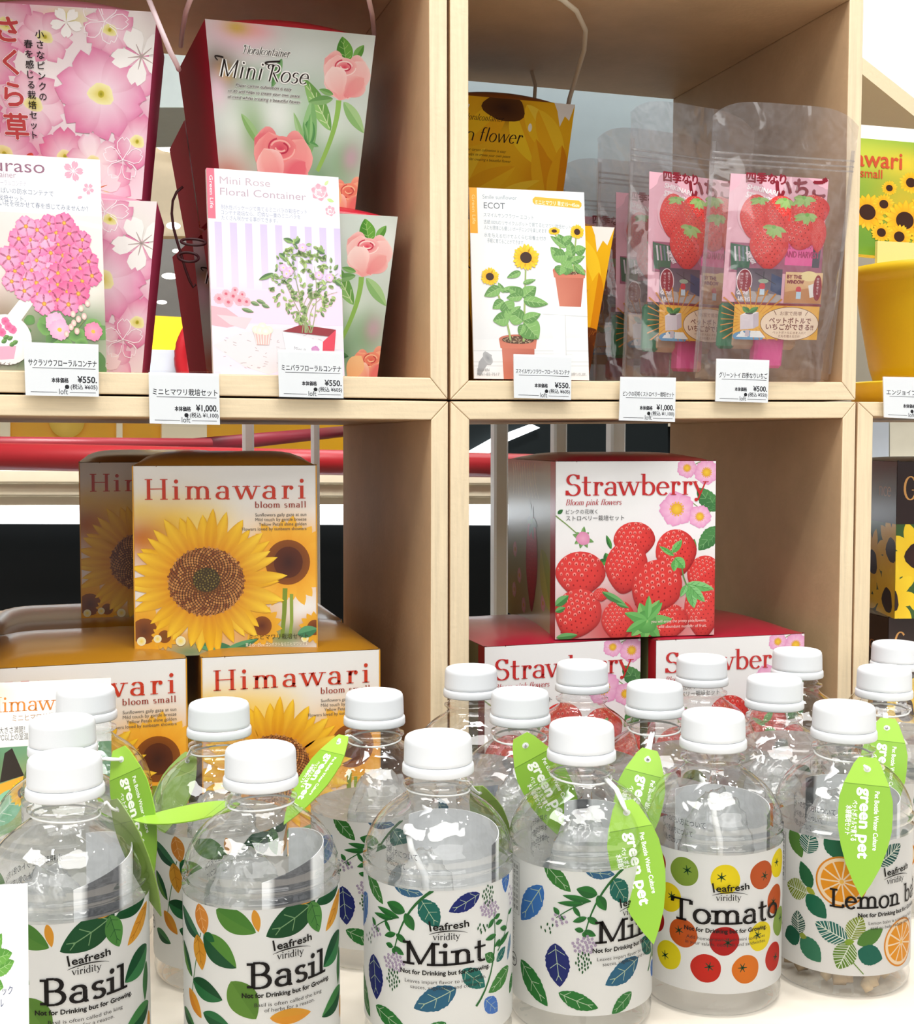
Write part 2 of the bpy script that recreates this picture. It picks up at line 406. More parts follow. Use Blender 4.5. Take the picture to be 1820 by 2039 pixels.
    def sakura(s, cx, cy, R, col, rot=0.0, centre=None, outline=None, lw=1.0):
        for i in range(5):
            a = rad(rot + 72 * i); ca, sa = math.cos(a), math.sin(a)
            prof = [(0, 0), (0.25, 0.14), (0.5, 0.3), (0.75, 0.33), (0.92, 0.2), (1.0, 0.1), (0.88, 0), (1.0, -0.1), (0.92, -0.2), (0.75, -0.33), (0.5, -0.3), (0.25, -0.14)]
            pts = [(cx + R * (x * ca - y * sa), cy + R * (x * sa + y * ca)) for x, y in prof]
            if outline: s.stroke(pts, lw, outline, lift=False)
            else: s.poly(pts, col); s.L -= 1
        s.up()
        if centre:
            for i in range(5):
                a = rad(rot + 72 * i); s.stroke([(cx, cy), (cx + R * 0.45 * math.cos(a), cy + R * 0.45 * math.sin(a))], [R * 0.07, R * 0.02], centre, lift=False)
            s.up()
    def strawberry(s, cx, cy, rx, ry, rot, c0='#e8413a', c1='#8e0f15', hl='#f58a80', seed=1, seeds=True, tip=0.35):
        """a berry: blunt above, pointed below, with pips and pale rims of light round the pips"""
        r_ = random.Random(seed); ca, sa = math.cos(rad(rot)), math.sin(rad(rot)); P = [(cx - 0.2 * rx, cy - 0.25 * ry)]; n = 30; C = [H(c0)]
        def sh(a, k=1.0):
            x = math.cos(a) * rx * k; y = math.sin(a) * ry * k
            if y > 0: x *= 1 - tip * (y / ry) ** 1.4
            return (cx + x * ca - y * sa, cy + x * sa + y * ca)
        for k in (0.55, 0.85, 1.0):
            for i in range(n):
                a = 2 * PI * i / n; P.append(sh(a, k)); C.append(mix(c0, c1, (0.15, 0.55, 1.0)[(0.55, 0.85, 1.0).index(k)] * (0.55 + 0.45 * math.sin(a + 0.4))))
        T = [(0, 1 + i, 1 + (i + 1) % n) for i in range(n)]
        for k in range(2):
            for i in range(n):
                a = 1 + k * n + i; b = 1 + k * n + (i + 1) % n; T += [(a, b, b + n), (a, b + n, a + n)]
        s.mesh(P, T, C); s.up()
        if seeds:
            d = rx * 0.26; row = 0; y = -ry * 0.85
            while y < ry * 0.9:
                x = -rx + (d / 2 if row % 2 else 0)
                while x < rx:
                    lim = rx * math.sqrt(max(0, 1 - (y / ry) ** 2)) * (1 - tip * max(0, y / ry) ** 1.4) * 0.9
                    if abs(x) < lim:
                        px = x + (r_.random() - .5) * d * .25; py = y + (r_.random() - .5) * d * .25; sx = math.sqrt(max(0.12, 1 - (px / rx) ** 2))
                        qx, qy = cx + px * ca - py * sa, cy + px * sa + py * ca
                        if (px / rx) + (py / ry) < 0.15: s.ell(qx, qy - d * 0.1, d * 0.3 * sx, d * 0.3, mix(c0, hl, 0.65), mix(c0, hl, 0.25), n=8); s.L -= 1
                        s.up(); s.ell(qx, qy, d * 0.14 * sx, d * 0.17, '#9c1216', n=6); s.L -= 2
                    x += d
                y += d * 0.8; row += 1
            s.L += 2
    def calyx(s, cx, cy, R, rot=0.0, col='#5da545', dark='#2f6f2c', n=6, seed=2, spread=360):
        r_ = random.Random(seed)
        for i in range(n):
            a = rot + spread * i / n + r_.uniform(-12, 12); L = R * r_.uniform(0.75, 1.1); x1, y1 = cx + L * math.cos(rad(a)), cy + L * math.sin(rad(a))
            s.leaf(cx, cy, x1, y1, R * 0.42, mix(col, dark, r_.random() * 0.5), mix(col, '#9fce7a', r_.random() * 0.5))
        s.ell(cx, cy, R * 0.16, R * 0.16, '#7fbb5a', n=10)
    def sunflower(s, cx, cy, R, rd, n=34, c0='#e08a08', c1='#f9c81e', tip='#fbd53a', disc=None, seeds=0, seed=4, sq=1.0, wide=1.0, rot0=0.0, core='#3a2a10'):
        r_ = random.Random(seed)
        for ring in (0, 1):
            m = n // 2
            for i in range(m):
                a = rot0 + 360.0 * (i + 0.5 * ring) / m + r_.uniform(-4, 4); L = (R - rd * 0.8) * r_.uniform(0.86, 1.08)
                x = cx + rd * 0.8 * math.cos(rad(a)); y = cy + rd * 0.8 * sq * math.sin(rad(a))
                s.petal(x, y, a, L * (1 - (1 - sq) * abs(math.sin(rad(a)))), R * 0.27 * wide * r_.uniform(0.85, 1.15), c0, mix(c1, tip, r_.random()), 0, 0.5, streak='#c46a04' if seeds else None, lift=(i % 2 == 1), edge='#cf7f06', point=1)
            s.up()
        s.ell(cx, cy, rd, rd * sq, disc or '#5a2c0c', '#3a1a06', n=36)
        if seeds:
            for i in range(seeds):
                k = math.sqrt((i + 0.5) / seeds); a = i * 2.39996; x = cx + rd * 1.02 * k * math.cos(a); y = cy + rd * 1.02 * k * sq * math.sin(a)
                c = mix('#6a4a1c', '#a45a1c', k * 1.1) if k < 0.4 else mix('#7a3a10', '#c98a4a', r_.random())
                s.ell(x, y, rd * 0.028 * (0.6 + k * 0.7), rd * 0.03 * (0.6 + k * 0.7), c, n=6); s.L -= 1
            s.up()
            s.blob_disc(cx, cy - rd * .05, rd * 0.36, rd * 0.36 * sq, core)
            for i in range(70):
                k = math.sqrt((i + 0.5) / 70); a = i * 2.39996
                s.ell(cx + rd * .36 * k * math.cos(a), cy - rd * .05 + rd * .36 * k * sq * math.sin(a), rd * .025, rd * .025, mix('#4a3a12', '#94803a', r_.random()), n=5); s.L -= 1
            s.up()
    def blob_disc(s, cx, cy, rx, ry, col): s.ell(cx, cy, rx, ry, col, n=20)
    def text(s, t, x, y, h, col, align='l', rot=0.0, bold=0.0, shear=0.0, width=None, outline=None, ow=0.0):
        """lettering on the baseline y; h is the height of a capital"""
        v, tr, x0, x1 = glyphs(t)
        if not v: return
        k = h / 0.70; kx = k if width is None else width / max(1e-6, x1 - x0)
        w = (x1 - x0) * kx; ox = {'l': 0, 'r': -w, 'c': -w / 2}[align]; ca, sa = math.cos(rad(rot)), math.sin(rad(rot))
        def put(dx, dy, c):
            P = []
            for gx, gy in v:
                a = ox + (gx - x0) * kx + gy * k * shear + dx; b = -gy * k + dy
                P.append((x + a * ca - b * sa, y + a * sa + b * ca))
            s.mesh(P, tr, [H(c)] * len(P))
        if outline:
            for q in range(8): put(ow * math.cos(q * PI / 4), ow * math.sin(q * PI / 4), outline)
            s.up()
        put(0, 0, col)
        if bold:
            b = bold * h
            for dx, dy in ((b, 0), (-b, 0), (0, b), (0, -b)): s.up(); put(dx, dy, col)
        s.up()
    def column(s, t, x, y, step, h, col, outline=None, ow=0.0, bold=0.0):
        for i, ch in enumerate(t): s.text(ch, x, y + i * step, h, col, 'c', outline=outline, ow=ow, bold=bold)
    # ---- a pen for roman and script lettering
    def pen(s, t, x, y, cap, col, T=0.15, tn=0.045, serif=0.11, sth=0.045, slant=0.0, align='l', width=None, track=0.0, rot=0.0, outline=None, ow=0, curve_=0.0):
        tot = sum(PEN[c][0] + track for c in t) - track; sx = cap if width is None else width / tot
        ox = {'l': 0, 'c': -tot * sx / 2, 'r': -tot * sx}[align]; ca, sa = math.cos(rad(rot)), math.sin(rad(rot)); cur = 0.0; strokes = []
        def tp(gx, gy):
            a = ox + (cur + gx) * sx + gy * cap * slant; b = -gy * cap
            if curve_: b += curve_ * ((a) ** 2) / max(1e-6, (tot * sx / 2) ** 2)
            return (x + a * ca - b * sa, y + a * sa + b * ca)
        for ch in t:
            adv, items = PEN[ch]
            for it in items:
                if it[0] == 'l':
                    _, x0, y0, x1, y1 = it; dx, dy = x1 - x0, y1 - y0; l = math.hypot(dx, dy) or 1; fx = abs(dy) / l
                    if abs(dx) > 0.05 and dx * dy > 0: fx *= 0.3
                    w = (tn + (T - tn) * fx) * cap; strokes.append(([tp(x0 + dx * i / 3, y0 + dy * i / 3) for i in range(4)], [w] * 4))
                elif it[0] == 'a':
                    _, cx, cy, rx, ry, a0, a1 = it; n = max(8, int(abs(a1 - a0) / 18)); pts = []; ws = []
                    for i in range(n + 1):
                        a = rad(a0 + (a1 - a0) * i / n); pts.append(tp(cx + rx * math.cos(a), cy + ry * math.sin(a)))
                        q = abs(math.cos(a) * ry) / (math.hypot(math.cos(a) * ry, math.sin(a) * rx) or 1); ws.append((tn + (T - tn) * q ** 1.3) * cap)
                    strokes.append((pts, ws))
                elif it[0] == 's' and serif:
                    _, px, py = it[:3]; k = it[3] if len(it) > 3 else 0; l0 = -serif - T * 0.3 if k <= 0 else 0; l1 = serif + T * 0.3 if k >= 0 else 0
                    yy = py + (sth / 2 if py < 0.05 else -sth / 2); strokes.append(([tp(px + l0, yy), tp(px + l1, yy)], [sth * cap] * 2))
                elif it[0] == 'd':
                    _, px, py = it; r = T * 0.62; strokes.append(('dot', tp(px, py), r * cap))
            cur += adv + track
        def draw(c, grow):
            for q in strokes:
                if q[0] == 'dot': s.ell(q[1][0], q[1][1], q[2] + grow, q[2] + grow, c, n=12); s.L -= 1
                else: s.stroke(q[0], [w + 2 * grow for w in q[1]], c, lift=False)
            s.up()
        if outline: draw(outline, ow)
        draw(col, 0)
    # ---- lay the print on a surface
    def lay(s, mb, fn, step=None, eps=3e-6):
        """fn(x, y, depth) gives the point; step: cut every shape at that spacing in x (round surfaces)"""
        x0, y0, x1, y1 = s.clip
        lay = sorted({t[0] for t in s.t}); rank = {l: i for i, l in enumerate(lay)}
        for L, *tri in s.t:
            xs = [p[0][0] for p in tri]; ys = [p[0][1] for p in tri]
            if max(xs) <= x0 or min(xs) >= x1 or max(ys) <= y0 or min(ys) >= y1: continue
            poly = tri
            if min(xs) < x0: poly = clip_axis(poly, 0, x0, True)
            if max(xs) > x1: poly = clip_axis(poly, 0, x1, False)
            if min(ys) < y0: poly = clip_axis(poly, 1, y0, True)
            if max(ys) > y1: poly = clip_axis(poly, 1, y1, False)
            if len(poly) < 3: continue
            parts = [poly]
            if step:
                a = int(math.floor(min(p[0][0] for p in poly) / step)); b = int(math.ceil(max(p[0][0] for p in poly) / step))
                if b - a > 1:
                    parts = []
                    for k in range(a, b):
                        q = clip_axis(clip_axis(poly, 0, k * step, True), 0, (k + 1) * step, False) if poly else []
                        if len(q) >= 3: parts.append(q)
            for q in parts:
                ar = sum(q[i][0][0] * q[(i + 1) % len(q)][0][1] - q[(i + 1) % len(q)][0][0] * q[i][0][1] for i in range(len(q)))
                if abs(ar) < 1e-9: continue
                if ar > 0: q = q[::-1]
                mb.face([fn(p[0][0], p[0][1], rank[L] * eps) for p in q], [p[1] for p in q])
def l(*a): return ('l', *a)
def a_(*a): return ('a', *a)
def s_(*a): return ('s', *a)
PEN = {
 ' ': (0.36, []), '.': (0.2, [('d', .1, .06)]),
 'H': (0.86, [l(.15,0,.15,1), l(.71,0,.71,1), l(.15,.52,.71,.52), s_(.15,0), s_(.15,1), s_(.71,0), s_(.71,1)]),
 'i': (0.34, [l(.17,0,.17,.64), s_(.17,0), s_(.17,.64,-1), ('d', .17, .88)]),
 'm': (1.02, [l(.17,0,.17,.64), a_(.34,.42,.17,.2,180,0), l(.51,.42,.51,0), a_(.68,.42,.17,.2,180,0), l(.85,.42,.85,0), s_(.17,0), s_(.51,0), s_(.85,0), s_(.17,.64,-1)]),
 'n': (0.68, [l(.17,0,.17,.64), a_(.34,.42,.17,.2,180,0), l(.51,.42,.51,0), s_(.17,0), s_(.51,0), s_(.17,.64,-1)]),
 'a': (0.58, [a_(.27,.45,.17,.18,165,0), l(.44,.45,.44,.1), a_(.26,.18,.19,.17,60,360), a_(.5,.08,.06,.07,180,300)]),
 'w': (0.92, [l(.06,.64,.26,0), l(.26,0,.45,.62), l(.45,.64,.66,0), l(.66,0,.85,.64), s_(.06,.64), s_(.45,.64), s_(.85,.64)]),
 'v': (0.6, [l(.06,.64,.29,0), l(.29,0,.53,.64), s_(.06,.64), s_(.53,.64)]),
 'r': (0.5, [l(.17,0,.17,.64), a_(.33,.4,.16,.22,180,60), ('d', .4, .54), s_(.17,0), s_(.17,.64,-1)]),
 'S': (0.66, [a_(.33,.75,.22,.24,40,270), a_(.33,.27,.25,.26,90,-150), l(.53,.98,.53,.78), l(.08,.24,.08,.02)]),
 't': (0.44, [l(.18,.9,.18,.14), a_(.3,.14,.12,.13,180,310), l(.02,.63,.4,.63)]),
 'b': (0.66, [l(.15,0,.15,1.02), a_(.35,.31,.22,.31,130,-130), s_(.15,1.02,-1)]),
 'd': (0.66, [l(.5,0,.5,1.02), a_(.3,.31,.22,.31,50,310), s_(.5,1.02,-1), s_(.5,0,1)]),
 'p': (0.66, [l(.15,-.3,.15,.64), a_(.35,.31,.22,.31,130,-130), s_(.15,-.3), s_(.15,.64,-1)]),
 'e': (0.56, [a_(.29,.31,.22,.31,5,318), l(.08,.35,.5,.35)]),
 'y': (0.6, [l(.06,.64,.31,.02), l(.54,.64,.2,-.26), ('d', .14, -.24), s_(.06,.64), s_(.54,.64)]),
 'B': (0.74, [l(.15,0,.15,1), a_(.36,.76,.2,.23,90,-90), a_(.37,.27,.25,.26,90,-90), l(.15,1,.36,1), l(.15,.53,.36,.53), l(.15,0,.37,0), s_(.15,0,-1), s_(.15,1,-1)]),
 's': (0.48, [a_(.24,.48,.14,.14,30,270), a_(.24,.17,.16,.16,90,-150)]),
 'l': (0.34, [l(.17,0,.17,1.02), s_(.17,0), s_(.17,1.02,-1)]),
 'M': (1.04, [l(.15,0,.15,1), l(.15,1,.5,.06), l(.5,.06,.87,1), l(.87,1,.87,0), s_(.15,0), s_(.87,0), s_(.15,1,-1), s_(.87,1,1)]),
 'T': (0.78, [l(.39,0,.39,1), l(.05,.97,.73,.97), l(.06,.97,.06,.78), l(.72,.97,.72,.78), s_(.39,0)]),
 'o': (0.6, [a_(.3,.31,.24,.31,0,360)]),
 'L': (0.66, [l(.17,0,.17,1), l(.17,.03,.6,.03), l(.6,.02,.6,.2), s_(.17,0,-1), s_(.17,1)]),
 'k': (0.64, [l(.15,0,.15,1.02), l(.5,.62,.17,.28), l(.25,.36,.53,0), s_(.15,0), s_(.53,0), s_(.5,.64)]),
 'f': (0.4, [l(.17,0,.17,.8), a_(.31,.8,.14,.2,180,50), l(.03,.63,.34,.63), s_(.17,0)]),
 'c': (0.52, [a_(.29,.31,.22,.31,45,315)]),
 'u': (0.66, [l(.15,.64,.15,.2), a_(.32,.2,.17,.19,180,360), l(.49,.64,.49,0)]),
 'F': (0.72, [l(.25,0,.25,1), l(.05,.97,.68,.97), l(.25,.52,.52,.52), a_(.12,.9,.1,.12,60,240)]),
 'R': (0.82, [l(.25,0,.25,1), a_(.4,.75,.24,.24,150,-110), l(.36,.5,.72,0), a_(.12,.86,.14,.14,40,270)]),
 'G': (0.7, [a_(.35,.5,.3,.5,45,320), l(.6,.2,.6,.42), l(.42,.42,.6,.42)]),
 'C': (0.7, [a_(.37,.5,.3,.5,45,315)]),
 'g': (0.6, [a_(.28,.38,.18,.24,0,360), a_(.28,-.1,.2,.17,0,360)]),
}
# ------------------------------------------------------------------ the setting
YF, YB = 0.740, 0.996
FLOOR_U, FLOOR_L, TABLE = 0.0392, -0.2475, -0.266
mb = MB(); mb.box((-2.5, -1.5, -EYE - 0.02), (3.5, 4.6, -EYE), '#b9b2a6'); struct('floor', mb, 'dull')
mb = MB(); mb.box((-3.5, 4.5, -EYE), (4.5, 4.6, 0.06), '#15191a'); struct('wall_back', mb, 'dull')
mb = MB(); mb.box((-3.5, 4.4, 0.06), (4.5, 4.5, 2.2), '#e9dfc9'); struct('trim_1', mb, 'dull')
def panel(name, quad, Y, thick, col, mat, label=None, cat=None, Y2=None, kind=None, base=None):
    """a slab whose front corners are seen at the pixels TL, TR, BR, BL at depth Y (Y2 at its right side)"""
    Ys = (Y, Y2 or Y, Y2 or Y, Y); f = [at(px, py, y) for (px, py), y in zip(quad, Ys)]; m = MB()
    m.hexa([f[3], f[2], f[1], f[0]], [p + Vector((0, thick, 0)) for p in (f[3], f[2], f[1], f[0])], col)
    c = sum(f, Vector()) / 4; m.move(Matrix.Translation(-c)); o = m.build(name, mat); o.location = c + UP
    return tag(o, label, cat, kind=kind)
# --- wooden display cubes
W_F, W_I = '#ead6b4', '#cba983'  # front faces pale, the others darker: interior shade put into the wood colour
def unit(label, oi, ii, name='display_cube'):
    """oi, ii: outer and inner front corners TL, TR, BR, BL (metres)"""
    c = (oi[0] + oi[1] + oi[2] + oi[3]) / 4; t = thing(name, label, 'shelf', c); d = Vector((0, YB - YF, 0))
    nm = ('top_panel', 'side_panel', 'bottom_panel', 'side_panel')
    for k in range(4):
        q = [oi[k] - c, oi[(k + 1) % 4] - c, ii[(k + 1) % 4] - c, ii[k] - c]
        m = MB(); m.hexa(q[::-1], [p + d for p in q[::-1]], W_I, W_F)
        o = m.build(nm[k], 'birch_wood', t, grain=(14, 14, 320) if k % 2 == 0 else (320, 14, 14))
        bv = o.modifiers.new('edges', 'BEVEL'); bv.width = 0.0007; bv.segments = 2
    return t
def onF(px, py): return at(px, py, YF)
def lineZ(p, q, X):
    a, b = onF(*p), onF(*q); return Vector((X, YF, a.z + (b.z - a.z) * (X - a.x) / (b.x - a.x)))
XIL = onF(857, 752).x - 0.268; XOL = XIL - 0.0125
o_br = onF(891.5, 795); i_br = onF(857, 752)
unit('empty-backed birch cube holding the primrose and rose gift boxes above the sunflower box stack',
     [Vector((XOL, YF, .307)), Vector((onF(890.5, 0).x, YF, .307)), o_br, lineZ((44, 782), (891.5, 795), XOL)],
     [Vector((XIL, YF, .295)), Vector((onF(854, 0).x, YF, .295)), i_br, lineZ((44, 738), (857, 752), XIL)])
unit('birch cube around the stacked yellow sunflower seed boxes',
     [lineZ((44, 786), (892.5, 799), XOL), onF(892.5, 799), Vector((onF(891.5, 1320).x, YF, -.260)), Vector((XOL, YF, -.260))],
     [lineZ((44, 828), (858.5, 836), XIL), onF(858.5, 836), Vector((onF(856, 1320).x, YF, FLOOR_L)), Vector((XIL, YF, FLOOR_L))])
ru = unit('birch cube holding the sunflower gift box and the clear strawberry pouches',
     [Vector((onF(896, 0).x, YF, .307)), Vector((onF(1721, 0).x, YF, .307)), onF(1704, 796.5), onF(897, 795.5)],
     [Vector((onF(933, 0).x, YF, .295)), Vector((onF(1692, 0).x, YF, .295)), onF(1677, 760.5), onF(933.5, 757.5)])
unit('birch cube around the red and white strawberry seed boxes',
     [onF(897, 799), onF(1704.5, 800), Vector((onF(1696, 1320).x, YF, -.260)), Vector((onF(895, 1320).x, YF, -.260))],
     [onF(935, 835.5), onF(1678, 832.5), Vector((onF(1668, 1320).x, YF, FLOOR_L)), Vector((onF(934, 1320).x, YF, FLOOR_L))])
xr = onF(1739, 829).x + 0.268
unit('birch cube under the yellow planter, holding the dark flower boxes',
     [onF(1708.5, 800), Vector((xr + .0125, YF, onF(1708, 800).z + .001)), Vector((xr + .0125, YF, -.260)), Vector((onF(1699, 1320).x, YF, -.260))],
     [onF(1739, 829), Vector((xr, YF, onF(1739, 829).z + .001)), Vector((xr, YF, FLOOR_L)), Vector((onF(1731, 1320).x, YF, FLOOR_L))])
mb = MB(); mb.box((XOL, YF, -EYE), (xr + .02, YB, -.2605), '#d8c39c'); o = mb.build('shelf_plinth', 'birch_wood', grain=(14, 14, 320)); o.location = UP
tag(o, 'birch base cabinet carrying the row of display cubes behind the table', 'cabinet')
# --- the table in front
t = thing('display_table', 'white display table crowded with clear bottles', 'table', (0.3, 0.45, -EYE))
mb = MB(); mb.box((-0.75, -0.27, EYE + TABLE - 0.03), (0.75, 0.285, EYE + TABLE), '#f1e7d8'); o = mb.build('tabletop', 'table_top', t)
o.modifiers.new('edges', 'BEVEL').width = 0.003
for sx in (-0.7, 0.7):
    for sy in (-0.22, 0.24):
        mb = MB(); mb.box((sx - .02, sy - .02, 0), (sx + .02, sy + .02, EYE + TABLE - .03), '#d9d3c8'); mb.build('leg', 'painted_metal', t)
# --- what stands behind the open cubes
panel('wall_panel', ((690, -120), (1420, -120), (1420, 800), (690, 800)), 1.06, 0.02, '#8d999d', 'dull', 'blue-grey board wall behind the cube with the strawberry pouches', 'panel')
panel('bulkhead', ((-400, 100), (700, 100), (700, 214), (-400, 214)), 2.2, 0.3, '#9ea5a2', 'dull', 'grey ceiling bulkhead seen between the primrose and rose gift boxes', 'bulkhead')
panel('ceiling_beam_board', ((-400, 226), (700, 226), (700, 470), (-400, 470)), 3.2, 0.1, '#f1dfc0', 'dull', 'cream ceiling board with a lamp glow between the gift boxes', 'ceiling board')
panel('grey_fascia', ((-400, 472), (700, 478), (700, 640), (-400, 640)), 2.9, 0.1, '#a9a6a2', 'dull', 'grey fascia with small round lamps between the gift boxes', 'fascia')
for i, (x, y, rx, ry) in enumerate(((338, 292, 26, 11), (345, 450, 14, 7), (338, 550, 16, 6), (322, 602, 10, 4), (352, 500, 9, 4))):
    c = at(x, y, 2.85 if y > 470 else 3.15); m = MB(); k = c.dot(AF) / F_PX; n = 20
    m.lathe([(rx * k, 0), (rx * k, 0.01)], n, '#fffaf0', cap0=True, cap1=True); m.move(Matrix.Diagonal((1, 0.4, 1, 1)) @ Matrix.Rotation(PI / 2, 4, 'X') @ Matrix.Identity(4))
    m.v = [Vector((p.x, p.y, p.z * ry / rx)) for p in m.v]
    o = m.build('round_ceiling_lamp', 'lamp_and_wall_glow'); o.location = c + UP
    tag(o, ('large oval ceiling lamp on the cream board between the gift boxes', 'small lamp at the lower edge of the cream board', 'bright lamp in the middle of the grey fascia', 'small lamp low on the grey fascia near the pink box', 'small lamp high on the grey fascia beside the dark red box')[i], 'lamp')
panel('yellow_sign', ((296, 628), (378, 632), (376, 785), (280, 782)), 2.0, 0.03, '#f6c21c', 'coated_card', 'plain yellow sign panel between the primrose and rose gift boxes', 'sign')
panel('pale_counter', ((300, 696), (470, 700), (470, 790), (296, 790)), 1.9, 0.1, '#b9bcc4', 'dull', 'pale grey counter top in front of the yellow sign', 'counter')
m = MB(); cc = at(428, 716, 1.886); k = cc.dot(AF) / F_PX; pts = [cc + Vector((math.cos(g) * 66 * k, 0, math.sin(g) * 84 * k)) for g in [2 * PI * i / 40 for i in range(40)]]
m.tube([p - cc for p in pts], 0.0105, '#a5121c', 10, True); o = m.build('red_hoop', 'painted_metal'); o.location = cc + UP
tag(o, 'thick dark red hoop behind the rose gift box', 'hoop')
panel('yellow_shopfront', ((-300, 780), (820, 780), (820, 1640), (-300, 1640)), 3.4, 0.05, '#f3b41a', 'coated_card', 'yellow shopfront band above the red handrail', 'shopfront')
m = MB(); c = at(133, 838, 3.392); k = c.dot(AF) / F_PX; m.lathe([(34 * k, 0), (34 * k, .01)], 28, '#f7cf5a', cap0=True, cap1=True); m.move(Matrix.Rotation(PI / 2, 4, 'X')); o = m.build('pale_disc', 'coated_card'); o.location = c + UP
tag(o, 'pale yellow disc on the yellow shopfront', 'sign')
for i, (x0, x1) in enumerate(((0, 20), (232, 244), (322, 412))):
    panel('shop_window', ((x0, 838), (x1, 838), (x1, 882), (x0, 882)), 3.36, 0.041, '#fdf0cf', 'coated_card', ('narrow glowing window at the picture edge of the yellow shopfront', 'slim glowing window in the middle of the yellow shopfront', 'wide glowing window of the yellow shopfront')[i], 'window light')
def rod(name, p, q, r, col, mat, label, cat, seg=14):
    m = MB(); c = (p + q) / 2; m.tube([p - c, q - c], r, col, seg); o = m.build(name, mat); o.location = c + UP
    return tag(o, label, cat)
rod('escalator_handrail', at(-160, 906, 1.6), at(1120, 929, 1.62), 0.0165, '#8f1218', 'plain_plastic', 'thick red handrail behind the yellow sunflower boxes', 'handrail')
rod('handrail_belt', at(-160, 880, 1.75), at(420, 884, 1.85), 0.008, '#86222a', 'plain_plastic', 'thin dark red belt just above the thick handrail', 'handrail')
rod('sloping_belt', at(380, 889, 1.9), at(830, 845, 3.38), 0.012, '#7a1a28', 'plain_plastic', 'dark red belt rising towards the white posts', 'handrail')
panel('side_cladding', ((-300, 936), (1130, 944), (1130, 1004), (-300, 1006)), 1.66, 0.04, '#d8cdb4', 'dull', 'cream ribbed cladding under the red handrail', 'cladding')
for i, y in enumerate((958, 984)):
    panel('trim_' + str(2 + i), ((-300, y), (1130, y + 4), (1130, y + 7), (-300, y + 3)), 1.655, 0.004, '#8b8068', 'dull', kind='structure')
panel('light_strip', ((-300, 1010), (1040, 1006), (1040, 1046), (-300, 1042)), 1.66, 0.04, '#eef7ff', 'lamp_and_wall_glow', 'long white light strip under the cream cladding', 'lamp')
panel('dark_glass', ((-300, 1044), (1300, 1048), (1300, 1420), (-300, 1420)), 1.70, 0.03, '#040606', 'dull', 'black glass side panel below the light strip', 'glass panel')
panel('dark_glazing', ((900, 780), (1330, 780), (1330, 1945), (900, 1945)), 2.4, 0.03, '#0e1415', 'dull', 'dark glass behind the white posts of the strawberry cube', 'glass panel')
for i, (q, lab) in enumerate(((((925, 906), (1003, 862), (1003, 884), (925, 934)), 'slanting white lamp strip left of the white posts'), (((1004, 866), (1060, 845), (1075, 852), (1008, 880)), 'upper slanting white lamp strip between the posts'))):
    panel('slanting_lamp', q, 2.382, 0.018, '#f4fbff', 'lamp_and_wall_glow', lab, 'lamp')
for x0, x1, lab in ((486, 508, 'white post behind the sunflower boxes, left one of two'), (622, 638, 'white post beside the wooden wall of the sunflower cube'), (985, 1013, 'white post just left of the standing strawberry box'),
                    (1104, 1130, 'white post rising behind the middle of the standing strawberry box'), (1217, 1246, 'white post behind the right part of the standing strawberry box')):
    a = at(x0, 1030, 1.10); b = at(x1, 1030, 1.10); m = MB(); w = (b.x - a.x) / 2
    m.box((-w, -w, -EYE), (w, w, 0.55), '#f1f4f5'); o = m.build('white_post', 'painted_metal'); o.location = Vector(((a.x + b.x) / 2, 1.10 + w, EYE)); tag(o, lab, 'post')
    o.modifiers.new('edges', 'BEVEL').width = 0.002
# --- at the upper right: wall with its brightness put in as glow, slanting board
panel('wall_right', ((1500, -300), (2300, -300), (2300, 260), (1500, 260)), 2.6, 0.05, '#ffffff', 'lamp_and_wall_glow', kind='structure')
panel('slanting_board', ((1700, 100), (1900, 258), (1900, 296), (1700, 134)), 1.05, 0.25, '#d9c9a8', 'birch_wood', 'slanting birch board in the top corner above the yellow planter', 'board')
panel('grey_backing', ((1700, 132), (1900, 302), (1900, 760), (1700, 780)), 1.32, 0.02, '#8f8778', 'dull', 'grey-brown backing board behind the yellow planter', 'board')
panel('white_cabinet', ((1660, 835), (1770, 838), (1770, 2850), (1660, 2850)), 1.34, 0.1, '#b4bac2', 'dull', 'blue-grey cabinet seen over the dark flower box', 'cabinet')
panel('cream_cabinet', ((1772, 838), (1890, 840), (1890, 2830), (1772, 2830)), 1.345, 0.1, '#d9d3c0', 'dull', 'cream cabinet seen over the dark flower box', 'cabinet')
